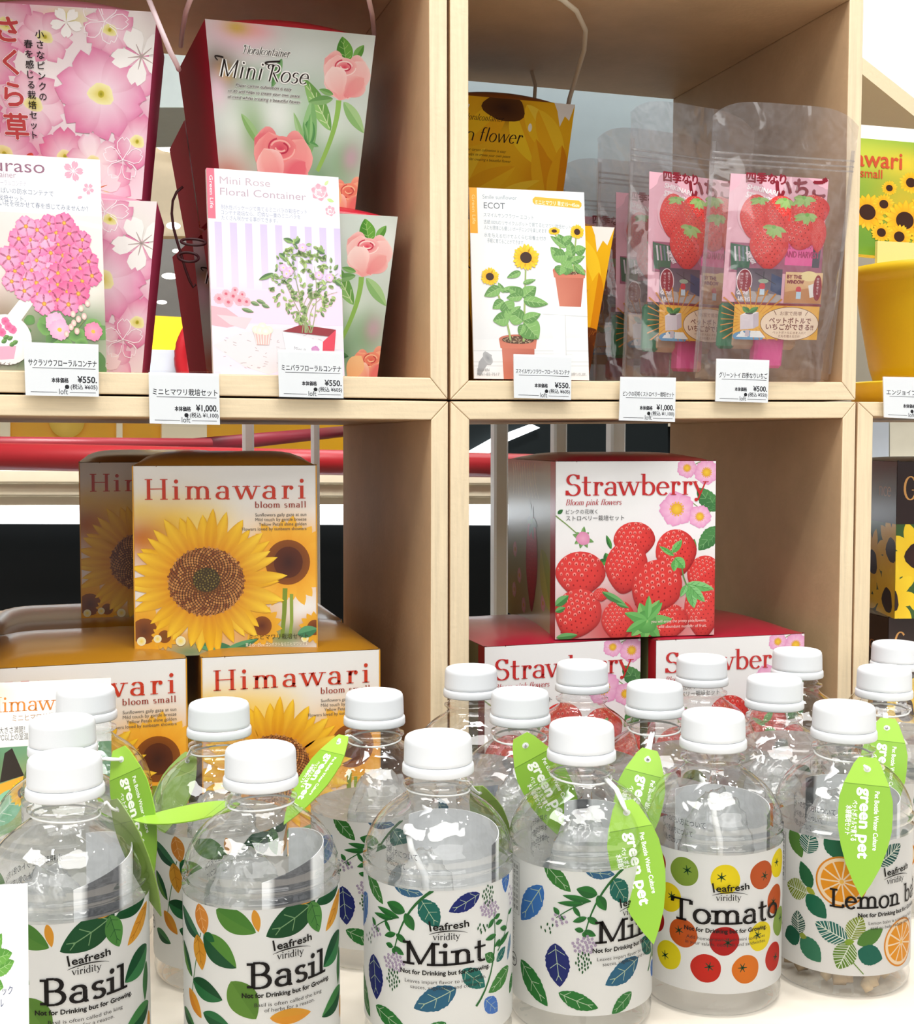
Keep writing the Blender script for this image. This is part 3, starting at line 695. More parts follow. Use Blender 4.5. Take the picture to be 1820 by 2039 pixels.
# ------------------------------------------------------------------ artwork on the packages
def art_himawari():
    A = Art(372, 382); W = '#eceae6'
    A.blobs(0, 0, 372, 382, 62, 62, W, [(75, 115, 95, 62, '#f7c93a', .95), (15, 90, 40, 30, '#f3d06a', .8), (150, 118, 60, 45, '#f6cf52', .8), (20, 145, 55, 42, '#b4560e', .95), (60, 180, 60, 60, '#d98a14', .9), (318, 190, 92, 88, '#f2a81c', 1),
        (300, 150, 70, 40, '#f4b732', .9), (120, 330, 160, 70, '#e9a41c', .95), (30, 340, 60, 45, '#c98418', .9), (250, 340, 70, 60, '#d9921c', .9), (345, 300, 34, 34, '#f3f3f0', .9), (335, 345, 45, 25, '#5f8f86', .85), (300, 350, 40, 24, '#6d8a3a', .8), (110, 375, 60, 22, '#4d7f4e', .8), (355, 335, 28, 30, '#e0861a', .9), (100, 320, 20, 14, '#f4f0e2', .9)])
    for i in range(26):   # the soft sunflower behind
        a = 360 / 26 * i; A.petal(311 + 34 * math.cos(rad(a)), 196 + 34 * math.sin(rad(a)), a, 46 + 8 * (i % 3), 22, '#e8961a', '#f6b93a', 0, .5)
    A.ell(311, 197, 46, 46, '#4a1d0a', '#8a4a10', n=36); A.ell(312, 197, 30, 32, '#3a140a', '#5a260c', n=30)
    A.stroke([(305, 250), (303, 300), (298, 350)], [10, 9, 8], '#7d8f2c'); A.stroke([(318, 262), (318, 320), (314, 352)], [7, 7, 6], '#8da03c')
    for x, y, r, c in ((257, 326, 20, '#5a2208'), (366, 332, 16, '#6a2c0a'), (20, 330, 26, '#5a2a10'), (60, 342, 13, '#7a4a10')):
        for i in range(14): A.petal(x, y, i * 360 / 14 + 9, r * 2.1, r * .8, '#d98a14', '#eeb02a', 0, .5)
        A.ell(x, y, r, r, c, '#8a4a12', n=20)
    for x, y, r in ((14, 350, 9), (46, 346, 8), (92, 352, 10), (345, 354, 8)): A.ell(x, y, r, r, '#f4d648', '#efe9c8', n=14)
    for x0, y0, x1, y1, w in ((200, 372, 120, 360, 22), (330, 345, 372, 335, 24), (175, 378, 250, 352, 16)): A.leaf(x0, y0, x1, y1, w, '#3f7a52', '#5c9a6a')
    A.sunflower(145, 233, 160, 76, 38, '#d27f06', '#f7c31b', '#fdd840', '#6a3a12', 620, sq=.9, rot0=3, wide=.66)
    A.pen('Himawari', 24, 67, 41, '#c9371c', .165, .04, .09, .04, width=326, track=.13)
    A.pen('bloom small', 350, 85, 12.5, '#9c3c2a', .17, .06, .07, .06, align='r', width=106, track=.1)
    for i, t in enumerate(('Sunflowers gaily gaze at sun', 'Mild touch by gentle breeze', 'Yellow Petals shine golden', 'Flowers loved by sunbeam showers')):
        A.text(t, 350, 102.5 + 9.6 * i, 6.6, '#55504a', 'r', width=(105, 105, 98, 132)[i])
    A.text('ミニヒマワリ栽培セット', 352, 353, 8.6, '#3a2c14', 'r', width=122); A.text('草丈15〜25cm コンパクトなミニヒマワリです', 351, 367.5, 6, '#fff6dc', 'r', width=128)
    for x in (0, 369.5): A.rect(x, 0, x + 2.5, 382, '#d99a2a')
    return A
def art_strawberry():
    A = Art(320, 356); A.blobs(0, 0, 320, 356, 30, 34, '#f0efee', [(160, 340, 220, 120, '#c8282a', 1), (200, 250, 60, 40, '#8a1a1a', .7), (255, 115, 70, 45, '#f4eaf0', .8)])
    G = '#4d9440'; GD = '#2c6a30'
    for x, y, R, r0 in ((261, 14, 21, 5), (301, 23, 26, 20), (241, 97, 36, 40), (288, 113, 24, 10)):
        A.stroke([(x, y), (x + 30, y - 14), (x + 60, y + 10)], 2.4, '#8aa06a')
    for cx, cy, sgn in ((308, 88, 1), (312, 148, -1)):
        for k in range(3): A.leaf(cx + 16, cy + 14 * sgn, cx - 26 + 22 * k, cy - 34 * sgn + 14 * k * sgn, 36, '#4a8448', '#3c743e', '#7fae74', .16, 8)
    for x, y, R, r0 in ((261, 14, 21, 5), (301, 23, 26, 20), (241, 97, 36, 40), (288, 113, 24, 10)):
        A.flower(x, y, R, 5, R * 1.02, '#f4c3dc', '#e79cc6', None, .2, r0, .08, .62, edge='#d986b8', streak='#f6dcea')
        A.ell(x, y, R * .42, R * .42, '#d4587e', '#eba6c8', n=18); A.ell(x, y, R * .33, R * .33, '#f0c83a', '#e0a42a', n=16)
        for k in range(14): A.ell(x + R * .38 * math.cos(k * .45), y + R * .38 * math.sin(k * .45), R * .05, R * .05, '#e8b830', n=6); A.L -= 1
        A.up()
    A.stroke([(0, 108), (22, 126), (44, 146)], [2.5, 2.2, 2.2], '#7d9a58'); A.leaf(4, 104, 14, 96, 8, GD)
    A.calyx(53, 153, 22, 10, '#6f9a58', '#4f7a3c', 8); A.ell(54, 154, 13, 14, '#e8a4c0', '#d986ac', wob=.05)
    for x0, y0, x1, y1, w in ((110, 176, 100, 148, 9), (104, 200, 98, 184, 14), (80, 206, 108, 198, 14), (32, 206, 30, 182, 9), (275, 190, 277, 158, 12), (282, 205, 308, 218, 16), (12, 210, 20, 190, 8), (0, 222, 16, 212, 10), (240, 160, 252, 150, 6)):
        A.leaf(x0, y0, x1, y1, w, G, GD)
    for x, y, rx, ry, ro, sd in ((156, 160, 42, 38, 0, 1), (296, 232, 34, 40, 20, 2), (241, 186, 42, 48, -10, 3), (140, 214, 43, 54, 8, 4), (49, 226, 50, 46, 5, 5), (296, 302, 38, 62, 0, 6), (125, 322, 34, 42, 0, 7), (227, 326, 40, 36, 0, 8), (44, 306, 47, 52, 20, 9), (200, 256, 52, 58, 28, 10), (90, 268, 16, 14, 0, 11)):
        A.strawberry(x, y, rx, ry, ro, '#e03a35', '#8c1016', '#ffc8ba', sd)
    for x0, y0, x1, y1, w in ((232, 186, 252, 160, 15), (236, 192, 206, 172, 10), (238, 196, 258, 218, 22), (238, 200, 236, 224, 14)): A.leaf(x0, y0, x1, y1, w, '#5ea852', '#79bd6a', '#3a7a34')
    A.stroke([(252, 216), (256, 236), (262, 252)], 2.6, '#5d8a48')
    for x0, y0, x1, y1, w in ((262, 250, 318, 262, 20), (268, 252, 278, 300, 22), (266, 252, 300, 288, 18), (262, 252, 250, 276, 12)): A.leaf(x0, y0, x1, y1, w, '#69b060', '#86c67c', '#4a8c44')
    for x0, y0, x1, y1, w in ((92, 262, 140, 290, 14), (120, 286, 146, 296, 8), (0, 288, 26, 268, 18), (0, 300, 20, 292, 12), (2, 352, 44, 348, 14)): A.leaf(x0, y0, x1, y1, w, '#3f7d3c', '#6aa862')
    A.calyx(180, 324, 50, -60, '#63ab55', '#3f8638', 7, 5); A.ell(180, 326, 22, 24, '#6cb45e', '#4f9446', n=18, wob=.05); A.ell(181, 324, 5, 5, '#a9cf7a', '#6cb45e', n=10)
    for k in (-50, 200, 150): A.leaf(182, 322, 182 + 48 * math.cos(rad(k)), 322 + 46 * math.sin(rad(k)), 18, '#6cb45e', '#57a04c')
    A.leaf(184, 318, 186, 272, 14, '#79bd6a', '#5ea852')
    A.pen('Strawberry', 18, 68, 42, '#c42424', .14, .04, .085, .035, width=284)
    A.pen('Bloom pink flowers', 19, 87, 11.5, '#b43a42', .12, .04, .05, .04, slant=.25, width=110)
    A.text('ピンクの花咲く', 20, 104, 7, '#555', width=62); A.text('ストロベリー栽培セット', 20, 117.5, 8, '#444', width=115)
    A.text('you will enjoy the pretty pink flowers,', 303, 328, 6, '#f8d8d0', 'r', width=112); A.text('and abundant number of fruit.', 304, 339, 6, '#f8d8d0', 'r', width=98)
    return A
def art_strawberry_side():
    A = Art(130, 116); A.blobs(0, 0, 130, 116, 26, 24, '#8f8d62', [(60, 20, 70, 30, '#6a7048', .9), (40, 60, 40, 40, '#a8b07a', .7), (20, 100, 40, 20, '#b8a24a', .8), (95, 90, 40, 30, '#c9d29a', .8)])
    for x in range(10): A.curve((14 + x * 7, 2), (20 + x * 6, 12), (16 + x * 8, 26), 1.2, .4, '#d9d8a8')
    for x, y in ((22, 66), (35, 84), (100, 96), (48, 104), (20, 96)): A.flower(x, y, 6, 5, 6, '#e8c8c8', '#dba0a8', '#d9a83a', .3)
    A.strawberry(70, 72, 16, 34, 0, '#c4202a', '#8a1018', '#e06a60', 3, True, .5); A.calyx(70, 42, 14, 0, '#5a7a3a', '#3a5a28')
    A.leaf(95, 60, 120, 100, 26, '#b5bb5a', '#98a448'); A.rect(118, 0, 130, 116, '#b01c28')
    return A
def rose(A, x, y, R, lean=0, c='#f2a0a6', d='#d9566a', pale='#fbd0cc', out='#ea8088'):
    for i, (ang, L, W) in enumerate(((200, 1.0, 1.1), (-20, 1.0, 1.1), (150, .95, 1.0), (30, .95, 1.0), (110, 1.15, 1.2), (70, 1.15, 1.2), (90, 1.2, 1.25))):
        A.petal(x, y - R * .1, ang + lean, R * L, R * W, mix(c, d, .5), mix(out, pale, (i % 3) * .35), 0, .6, edge=pale)
    A.petal(x - R * .1, y + R * .95, -105 + lean, R * 1.7, R * 1.3, out, c, 0, .62, edge=pale)
    A.petal(x + R * .2, y + R * .95, -72 + lean, R * 1.65, R * 1.15, mix(out, d, .4), mix(c, pale, .5), 0, .62, edge=pale)
    A.ell(x, y - R * .25, R * .52, R * .4, d, c, n=22, wob=.06, seed=3)
    for k in range(5): A.stroke([(x + R * (.5 - .08 * k) * math.cos(g), y - R * .27 + R * (.34 - .06 * k) * math.sin(g)) for g in [k * 1.7 + q * .3 for q in range(10)]], R * .05, mix(d, '#a82c44', .3 + .1 * k) if k % 2 else pale)
    A.petal(x - R * .05, y + R * .9, -120 + lean, R * 1.25, R * 1.0, out, pale, 0, .6, edge='#ffe4de')
    A.petal(x + R * .1, y + R * .92, -50 + lean, R * 1.15, R * .95, mix(d, out, .6), out, 0, .6, edge=pale)
def art_rose():
    A = Art(340, 350); A.blobs(0, 0, 340, 350, 56, 56, '#c9d4cc', [(60, 20, 80, 45, '#efc3d4', .95), (95, 12, 40, 18, '#f2a8ae', .8), (60, 10, 30, 18, '#cfae3a', .9), (20, 92, 46, 45, '#5a3a1a', .95), (30, 98, 20, 20, '#caa22a', .8), (12, 130, 26, 40, '#e8c8d6', .9), (90, 95, 26, 16, '#5d8a5a', .7),
        (150, 170, 70, 40, '#eef2ee', .9), (80, 200, 40, 70, '#8fb27a', .9), (40, 210, 30, 60, '#e8eee6', .7), (215, 200, 50, 90, '#8db886', .95), (270, 190, 60, 40, '#dfe8e0', .8), (300, 250, 50, 60, '#7fae7c', .9), (240, 300, 50, 60, '#6f9a70', .95), (20, 300, 60, 60, '#c0644a', .9), (315, 240, 24, 30, '#c9a2b4', .8), (120, 320, 40, 40, '#5d7a50', .8), (330, 60, 40, 60, '#e4ebe6', .9), (200, 40, 60, 40, '#d5ddd8', .8)])
    A.leaf(150, 60, 128, 118, 16, '#5d9058', '#7aa86e'); A.leaf(60, 170, 110, 240, 20, '#87b06a', '#9cc084'); A.leaf(262, 190, 196, 92, 34, '#6ea052', '#8fbf70', '#c5dca4'); A.leaf(210, 250, 216, 130, 34, '#7fb070', '#93c084'); A.leaf(200, 220, 176, 160, 14, '#8fb878', '#a4c890')
    A.curve((275, 130), (278, 190), (236, 270), 12, 9, '#8fba5c'); A.leaf(286, 132, 340, 190, 26, '#8cb874', '#a5c98c'); A.leaf(262, 128, 208, 138, 18, '#6c9a5a', '#86b072')
    A.leaf(286, 60, 272, 8, 34, '#6aa444', '#4f8a36', '#a9cc7c'); A.leaf(300, 50, 318, 20, 18, '#5d9440', '#7cb05c')
    rose(A, 282, 78, 48, 6, '#f6c0bc', '#e0405c', '#fadcd6', '#f0a8a4'); A.leaf(262, 120, 230, 112, 12, '#6fa058', '#88b470')
    A.ell(213, 196, 13, 24, '#7db070', '#4f8a50', n=20); A.leaf(213, 218, 214, 160, 14, '#8fc07c', '#6ea862'); A.leaf(213, 216, 236, 222, 8, '#7db070', '#5d9a58'); A.leaf(210, 212, 198, 176, 9, '#88b878', '#6aa060')
    rose(A, 147, 248, 66, 4, '#f0908e', '#d84a62', '#f7b8ae', '#e4727c'); A.leaf(190, 290, 260, 300, 22, '#3d6a44', '#4f7d50')
    rose(A, 318, 318, 46, -10, '#f49a7e', '#e06a5a', '#f8c8a0', '#ea7c78'); A.petal(262, 350, -60, 60, 46, '#f2b07a', '#f6c894'); rose(A, 14, 336, 36, 0, '#d8745e', '#b84838', '#e0947a', '#cc604e')
    A.up(); O = '#f4f4f0'
    A.pen('Floralcontainer', 69, 57, 15, '#2b211e', .09, .04, 0, .03, slant=.35, width=96, rot=0, outline=O, ow=1.6)
    A.pen('Mini', 16, 104, 33, '#2a201d', .1, .035, 0, .03, slant=.3, width=92, outline=O, ow=2.4)
    A.pen('Rose', 114, 105, 32, '#2a201d', .1, .035, 0, .03, slant=.3, width=90, outline=O, ow=2.4)
    A.curve((18, 74), (4, 62), (30, 68), 2, 3.4, '#2a201d'); A.curve((122, 74), (100, 70), (146, 66), 2, 3.6, '#2a201d')
    for i, t in enumerate(('Paper carton cultivation is easy', 'to do and helps to create your own peace', 'of mind whilst creating a beautiful flower')):
        A.text(t, (52, 34, 32)[i], 120 + 11.5 * i, 6.4, '#3a302c', shear=.3, width=(118, 154, 158)[i], outline=O, ow=.9)
    return A
def primula(A, x, y, R, rot=0, c='#e58fb4', pale='#f7e6ee', n=6):
    for i in range(n): A.petal(x, y, rot + 360 / n * i, R, R * .82, pale, mix(c, '#d9729c', (i * 7 % 3) * .25), .16, .68, edge='#d2709a')
    A.ell(x, y, R * .26, R * .25, '#d9c84e', '#f2ebb4', n=16, wob=.12); A.ell(x, y, R * .07, R * .08, '#8f8a24', '#c9bb44', n=10)
def art_sakura():
    A = Art(345, 370); A.blobs(0, 0, 345, 370, 40, 42, '#ecdfe2', [(60, 40, 60, 40, '#e7a8c4', .8), (140, 20, 50, 30, '#f0bcd0', .8), (30, 150, 40, 60, '#d98aac', .7), (120, 130, 60, 50, '#f4ecec', .8), (180, 20, 40, 16, '#e8e27a', .8), (60, 260, 70, 60, '#d884a8', .8), (150, 300, 60, 40, '#e26a92', .8), (300, 60, 60, 60, '#e8e6dc', .8), (300, 300, 50, 50, '#e7b4c8', .8), (110, 180, 20, 20, '#e0dc8a', .8), (330, 220, 30, 60, '#dd86ac', .8), (220, 330, 60, 40, '#f2ece4', .8)])
    for x, y, R, ro, c in ((70, 40, 60, 10, '#e9a4c2'), (20, 100, 70, 40, '#e08cb0'), (140, 60, 52, 0, '#efb6cc'), (110, 190, 66, 20, '#eec2d2'), (40, 290, 74, 5, '#de84aa'), (0, 215, 50, 50, '#d97aa2'), (170, 290, 58, 30, '#dd6f98'), (300, 130, 60, 15, '#e48fb2'), (262, 345, 60, 25, '#eab0c6'), (325, 255, 56, 33, '#e085aa'), (120, 350, 50, 10, '#e694b6'), (260, 40, 50, 20, '#eeb4ca')):
        primula(A, x, y, R, ro, c, '#f3e4ea')
    primula(A, 246, 165, 92, 12, '#e391b6', '#f4eaf0', 6); primula(A, 232, 300, 60, 40, '#f0d4de', '#f6f0ea', 5)
    A.sakura(322, 88, 58, '#f4f1ee', 100, '#b9a8a4'); A.sakura(180, 30, 30, '#f8f6f4', 20); A.sakura(240, 352, 56, '#f7dfe2', -92, '#c87a54'); A.sakura(250, 24, 44, None, 70, None, '#fff6fa', 1.6); A.sakura(296, 292, 44, None, 200, None, '#fff6fa', 1.6); A.sakura(30, 350, 40, '#f6e6ea', 0)
    A.up()
    A.column('さくら草', 72, 70, 62, 38, '#c04a4c', outline='#fbeef0', ow=2.2, bold=.035)
    A.column('小さなピンクの', 130, 62, 20, 12, '#2e2a2c', bold=.02); A.column('春を感じる栽培セット', 108, 82, 19.5, 12, '#2e2a2c', bold=.02)
    A.leaf(100, 286, 88, 310, 18, '#cf4a40', '#d9564a')
    return A
def art_suncontainer():
    A = Art(340, 350); A.blobs(0, 0, 340, 350, 44, 44, '#eeb21a', [(170, 30, 50, 34, '#4a2a10', 1), (260, 90, 80, 80, '#f4c022', .8), (60, 90, 90, 70, '#f2bf22', .8), (300, 180, 50, 80, '#d9820e', .9), (250, 190, 50, 60, '#e0960f', .8), (40, 250, 60, 40, '#5a2c0c', .9), (300, 270, 60, 50, '#4a210a', 1), (150, 200, 60, 50, '#f0b81c', .8)])
    for x0, y0, x1, y1, w, c, d in ((170, 20, 60, 120, 70, '#f5c21e', '#f0b018'), (190, 20, 250, 150, 70, '#f8cc26', '#efb01a'), (220, 10, 300, 130, 60, '#f6c422', '#fad440'), (250, 20, 330, 160, 60, '#f2b41c', '#f8c92c'), (300, 260, 250, 90, 60, '#e59a12', '#f0b41e'), (320, 270, 320, 100, 60, '#dc8a10', '#f0b01c'), (40, 260, 120, 120, 70, '#efb21a', '#f6c92e'), (40, 250, 200, 160, 60, '#f2bc20', '#e9a616'), (40, 250, 10, 130, 60, '#e9a818', '#f4c42a')):
        A.leaf(x0, y0, x1, y1, w, c, d)
    A.ell(165, 22, 50, 34, '#3c1f0e', '#5a3410', n=24, wob=.08); A.poly([(288, 0), (340, 0), (330, 40), (318, 30), (308, 56), (298, 20)], '#f1ede6'); A.poly([(40, 10), (80, 20), (70, 44), (50, 30)], '#f1ede6'); A.ell(232, 64, 5, 10, '#f4efdc')
    for cx, cy, R in ((52, 300, 76), (310, 290, 74)):
        A.ell(cx, cy, R, R * .9, '#3a1a0a', '#6a3410', n=40)
        for i in range(120):
            g = i * 2.4; k = R * (.5 + .5 * ((i % 17) / 17)); A.stroke([(cx + k * math.cos(g), cy + .9 * k * math.sin(g)), (cx + (k + 9) * math.cos(g), cy + .9 * (k + 9) * math.sin(g))], 2, mix('#4a1c0a', '#a45a1c', (i % 5) / 5), lift=False)
        A.up()
    A.leaf(110, 290, 270, 190, 62, '#f0b81c', '#f7ca34')
    A.pen('Floralcontainer', 62, 56, 15, '#2b1a10', .09, .04, 0, .03, slant=.35, width=101)
    A.pen('Sun', 0, 105, 33, '#2a180e', .1, .035, 0, .03, slant=.3, width=92); A.pen('flower', 100, 105, 33, '#2a180e', .1, .035, 0, .03, slant=.3, width=112)
    for i, t in enumerate(('Paper carton cultivation is easy', 'to do and helps to create your own peace', 'of mind whilst creating a beautiful flower')): A.text(t, (172, 184, 186)[i], 129 + 11.5 * i, 6.4, '#4a2c10', 'r', shear=.3, width=(112, 150, 152)[i])
    return A
def art_rose_card():
    A = Art(265, 402, '#edebee'); A.rect(0, 0, 15, 98, '#ee6a80'); 
    A.text('Green Life', 5, 14, 6.5, '#fff3f4', rot=90, width=64)
    A.text('Mini Rose', 25, 29, 14.5, '#bfaab6', width=100); A.text('Floral Container', 25, 51, 14.5, '#b8a2b0', width=172)
    for i, t in enumerate(('耐水性パッケージで育てるミニバラの栽培セット', 'コンテナ栽培なら、可憐な一重のミニバラを', 'たくさん咲かせる事ができます。')): A.text(t, 26, 78 + 10.5 * i, 7, '#8d96b4', width=(172, 158, 112)[i])
    for x, y, R in ((225, 33, 18), (246, 69, 11)):
        for i in range(6): A.petal(x, y, i * 60 + 20, R, R * .9, '#f7b8c4', '#f29aac', 0, .6, edge='#fff')
        for k in range(4): A.stroke([(x + R * (.65 - .15 * k) * math.cos(g), y + R * (.6 - .14 * k) * math.sin(g)) for g in [k * 1.3 + q * .35 for q in range(9)]], R * .09, '#fff4f6')
    A.leaf(236, 18, 244, 8, 6, '#c9df9a'); A.leaf(240, 46, 254, 50, 7, '#bfe08a')
    A.blobs(0, 102, 265, 402, 30, 34, '#e6dcec', [(130, 240, 180, 40, '#f3c6dc', .9), (60, 330, 120, 80, '#ecdcf0', .9), (220, 390, 120, 40, '#e6d4ea', .8), (130, 180, 200, 60, '#f0e8f4', .7)])
    for i in range(9): A.rect(12 + 30 * i, 104, 26 + 30 * i, 232, '#cbbddf', '#dccfe6')
    A.poly([(0, 236), (265, 232), (265, 300), (0, 300)], '#f2cfe2')
    A.poly([(0, 345), (60, 318), (210, 300), (265, 320), (265, 345), (110, 400), (60, 385)], '#dedade')
    r_ = random.Random(5)
    for i in range(60): x, y = r_.uniform(20, 250), r_.uniform(318, 390); A.stroke([(x, y), (x + r_.uniform(3, 8), y + r_.uniform(-3, 3))], 1.1, '#b9a4a8', lift=False)
    A.up()
    A.poly([(0, 268), (30, 272), (70, 300), (30, 310), (0, 306)], '#f0aeb8'); A.poly([(10, 285), (80, 290), (66, 312), (36, 304)], '#f5c9cf')
    for x, y, R in ((16, 254, 11), (30, 244, 9), (44, 248, 10), (56, 256, 11), (34, 260, 10), (70, 258, 9), (48, 236, 7), (62, 244, 7)): A.flower(x, y, R, 6, R, '#e88c9e', '#f4b6c0', '#c9566c', .3)
    for x0, x1, y in ((78, 96, 258), (90, 108, 254), (100, 116, 262), (60, 84, 272)): A.leaf(x0, y, x1, y + 6, 8, '#5b7a48', '#8aa070')
    A.poly([(82, 318), (118, 318), (112, 342), (88, 342)], '#e9b6b0'); 
    for k in range(6): A.stroke([(84 + 6 * k, 319), (88 + 4.5 * k, 341)], 1.4, '#f8e4e0', lift=False)
    A.up()
    for x, y in ((88, 312), (100, 306), (112, 312), (96, 314), (106, 315)): A.ell(x, y, 9, 8, '#f6f2e4', '#e4e4c8', n=14)
    A.poly([(140, 314), (178, 300), (250, 308), (236, 322)], '#8c1522'); A.poly([(140, 314), (222, 333), (220, 364), (148, 364)], '#eef0f2'); A.poly([(222, 333), (250, 308), (244, 364), (220, 364)], '#d8384e')
    A.text('Mini Rose', 162, 350, 7, '#8a8a94', rot=12); A.flower(206, 350, 9, 5, 9, '#d59ac4', '#c07ab4'); A.leaf(180, 362, 200, 352, 8, '#6aa050'); A.leaf(150, 360, 162, 352, 7, '#6aa050')
    for i in range(11): A.curve((190 + r_.uniform(-10, 10), 316), (190 + r_.uniform(-30, 30), 250), (r_.uniform(130, 260), r_.uniform(150, 240)), 1.8, .7, '#8d9a68')
    for i in range(230):
        g = r_.uniform(0, 6.28); k = math.sqrt(r_.random()); x = 190 + 66 * k * math.cos(g) * (1.0 if r_.random() < .8 else 1.25); y = 218 + 88 * k * math.sin(g)
        if y > 268 and abs(x - 190) > 42: continue
        d = r_.uniform(0, 6.28); Lf = r_.uniform(7, 14); c = mix('#3f6a30', '#a3bd6e', r_.random()); A.leaf(x, y, x + Lf * math.cos(d), y + Lf * math.sin(d), Lf * .55, c, mix(c, '#d4e0a8', .3)); A.L -= 1
    A.up()
    for x0, y0, x1, y1 in ((168, 136, 148, 130), (170, 138, 182, 128), (126, 200, 96, 214), (250, 208, 266, 220), (150, 168, 138, 160), (216, 148, 232, 156)): A.leaf(x0, y0, x1, y1, 10, '#486e38', '#7da058')
    for x, y in ((146, 188), (158, 194), (186, 146), (218, 200), (240, 204), (152, 200)): A.flower(x, y, 9, 5, 8, '#f2dcec', '#d9a8d0', '#e8d27a', .2)
    return A
def sun_plant(A, flowers, stems, leaves):
    for p in stems: A.curve(*p, 4, 3, '#9cb06a')
    for x0, y0, x1, y1, w in leaves: A.leaf(x0, y0, x1, y1, w, '#5f8f4a', '#7fae62', '#a8c88a', fat=.38)
    for x, y, R, sq in flowers: A.sunflower(x, y, R, R * .42, 22, '#f0a810', '#f9cb1c', '#fddc3a', '#3c1c0c', 0, sq=sq, wide=1.3)
def tpot(A, cx, y0, w, h, wb):
    A.poly([(cx - w, y0), (cx + w, y0), (cx + w * .93, y0 + h * .2), (cx - w * .93, y0 + h * .2)], '#cc7860'); A.poly([(cx - w * .86, y0 + h * .2), (cx + w * .86, y0 + h * .2), (cx + wb, y0 + h), (cx - wb, y0 + h)], lambda x, y: mix('#d98a72', '#b86450', abs(x - cx + w * .3) / w))
    A.ell(cx, y0, w, w * .26, '#b3604a', '#c27058', n=28); A.ell(cx, y0 + w * .03, w * .84, w * .2, '#6a4a34', '#4a3222', n=24)
    r_ = random.Random(int(cx))
    for i in range(70):
        g = r_.uniform(0, 6.28); k = math.sqrt(r_.random()); A.ell(cx + w * .8 * k * math.cos(g), y0 + w * .03 + w * .18 * k * math.sin(g), 1.6, 1.3, mix('#5a3c28', '#c9b08c', r_.random()), n=5); A.L -= 1
    A.up()
def art_ecot_card():
    A = Art(232, 377, '#eeeeee'); A.blobs(0, 150, 232, 377, 16, 18, '#eeeeee', [(60, 320, 140, 90, '#e2e3e4', .9), (190, 330, 60, 60, '#dcdddd', .8)])
    A.rect(0, 0, 15, 90, '#f4a51c'); A.text('Green Life', 5, 14, 6.5, '#fbd28a', rot=90, width=58)
    A.text('Smile sunflower', 26, 21, 8, '#94a4ae', width=68); A.text('ECOT', 28, 40, 12, '#5c646c', width=42)
    A.poly([(126, 18), (131, 13), (221, 17), (226, 22), (226, 28), (221, 33), (130, 28), (126, 24)], '#f7b638'); A.text('ミニヒマワリ 草丈15〜45cm', 131, 27, 7, '#fff4d8', width=90, rot=2, bold=.03)
    for i, (t, y, w) in enumerate((('スマイルサンフラワー エコット', 56, 100), ('古紙100%のリサイクルポットで育てるヒマワリ栽培セットです', 70, 190), ('人にも環境にも優しいガーデニングを楽しめます', 81, 126), ('水を与えるだけでふくらむ培養土付き', 96, 124), ('手軽に育てることができます。', 107, 74))): A.text(t, 27 + (6 if i == 4 else 0), y, 6.6, '#96a4ae', width=w, rot=1.5)
    A.poly([(0, 300), (232, 292), (232, 377), (0, 377)], '#e9eaea'); 
    for y in (322, 344, 352): A.line(0, y, 232, y - 4, 1.1, '#c9cac9')
    A.poly([(140, 232), (232, 226), (232, 248), (140, 246)], '#f4f4f4'); A.rect(160, 246, 186, 340, '#fbfbfb', '#efefef'); A.line(186, 246, 186, 340, 2, '#d3d4d4'); A.line(140, 246, 232, 249, 1.4, '#d6d7d7'); A.ell(196, 228, 34, 5, '#d2d2d2', '#f0f0f0', n=20)
    A.poly([(10, 344), (24, 326), (22, 322), (36, 330), (34, 350), (26, 350), (12, 372), (6, 368)], '#a3a4a6'); A.ell(28, 336, 8, 14, '#8c8e90', '#b4b5b6', -30, n=16)
    tpot(A, 197, 158, 34, 72, 22); tpot(A, 89, 298, 38, 90, 30)
    sun_plant(A, ((168, 80, 13, .6), (215, 80, 15, 1)), (((182, 158), (186, 120), (170, 86)), ((206, 160), (208, 120), (214, 84))),
        ((186, 140, 160, 112, 26), (186, 150, 200, 116, 28), (200, 142, 230, 128, 16), (204, 130, 198, 96, 20), (186, 106, 176, 86, 20), (186, 104, 204, 88, 18), (192, 112, 160, 90, 14), (210, 120, 232, 112, 22), (184, 150, 206, 156, 30), (208, 146, 230, 166, 16), (190, 128, 165, 130, 28), (180, 148, 176, 168, 24)))
    sun_plant(A, ((36, 175, 19, .95), (109, 135, 28, .95)), (((74, 300), (66, 240), (42, 186)), ((100, 302), (104, 230), (108, 160))),
        ((62, 222, 40, 238, 20), (64, 224, 78, 246, 32), (64, 206, 52, 186, 10), (56, 196, 24, 214, 22), (60, 202, 94, 194, 12), (101, 214, 128, 192, 28), (102, 220, 152, 226, 22), (100, 214, 74, 196, 28), (100, 212, 68, 216, 18), (102, 186, 128, 178, 10), (98, 164, 70, 176, 14), (72, 256, 40, 262, 28), (74, 258, 66, 240, 18), (100, 262, 70, 240, 34), (102, 264, 130, 296, 46), (100, 260, 136, 246, 22), (100, 268, 92, 290, 16), (76, 248, 96, 232, 14)))
    A.text('SEGHIN', 6, 362, 5.5, '#9a9c9c', width=24); A.text('0561-82-7517', 6, 370.5, 5.5, '#9a9c9c', width=44); A.text('ご利用は計画的にお育ていたします。', 226, 368, 5, '#777', 'r', width=60)
    return A
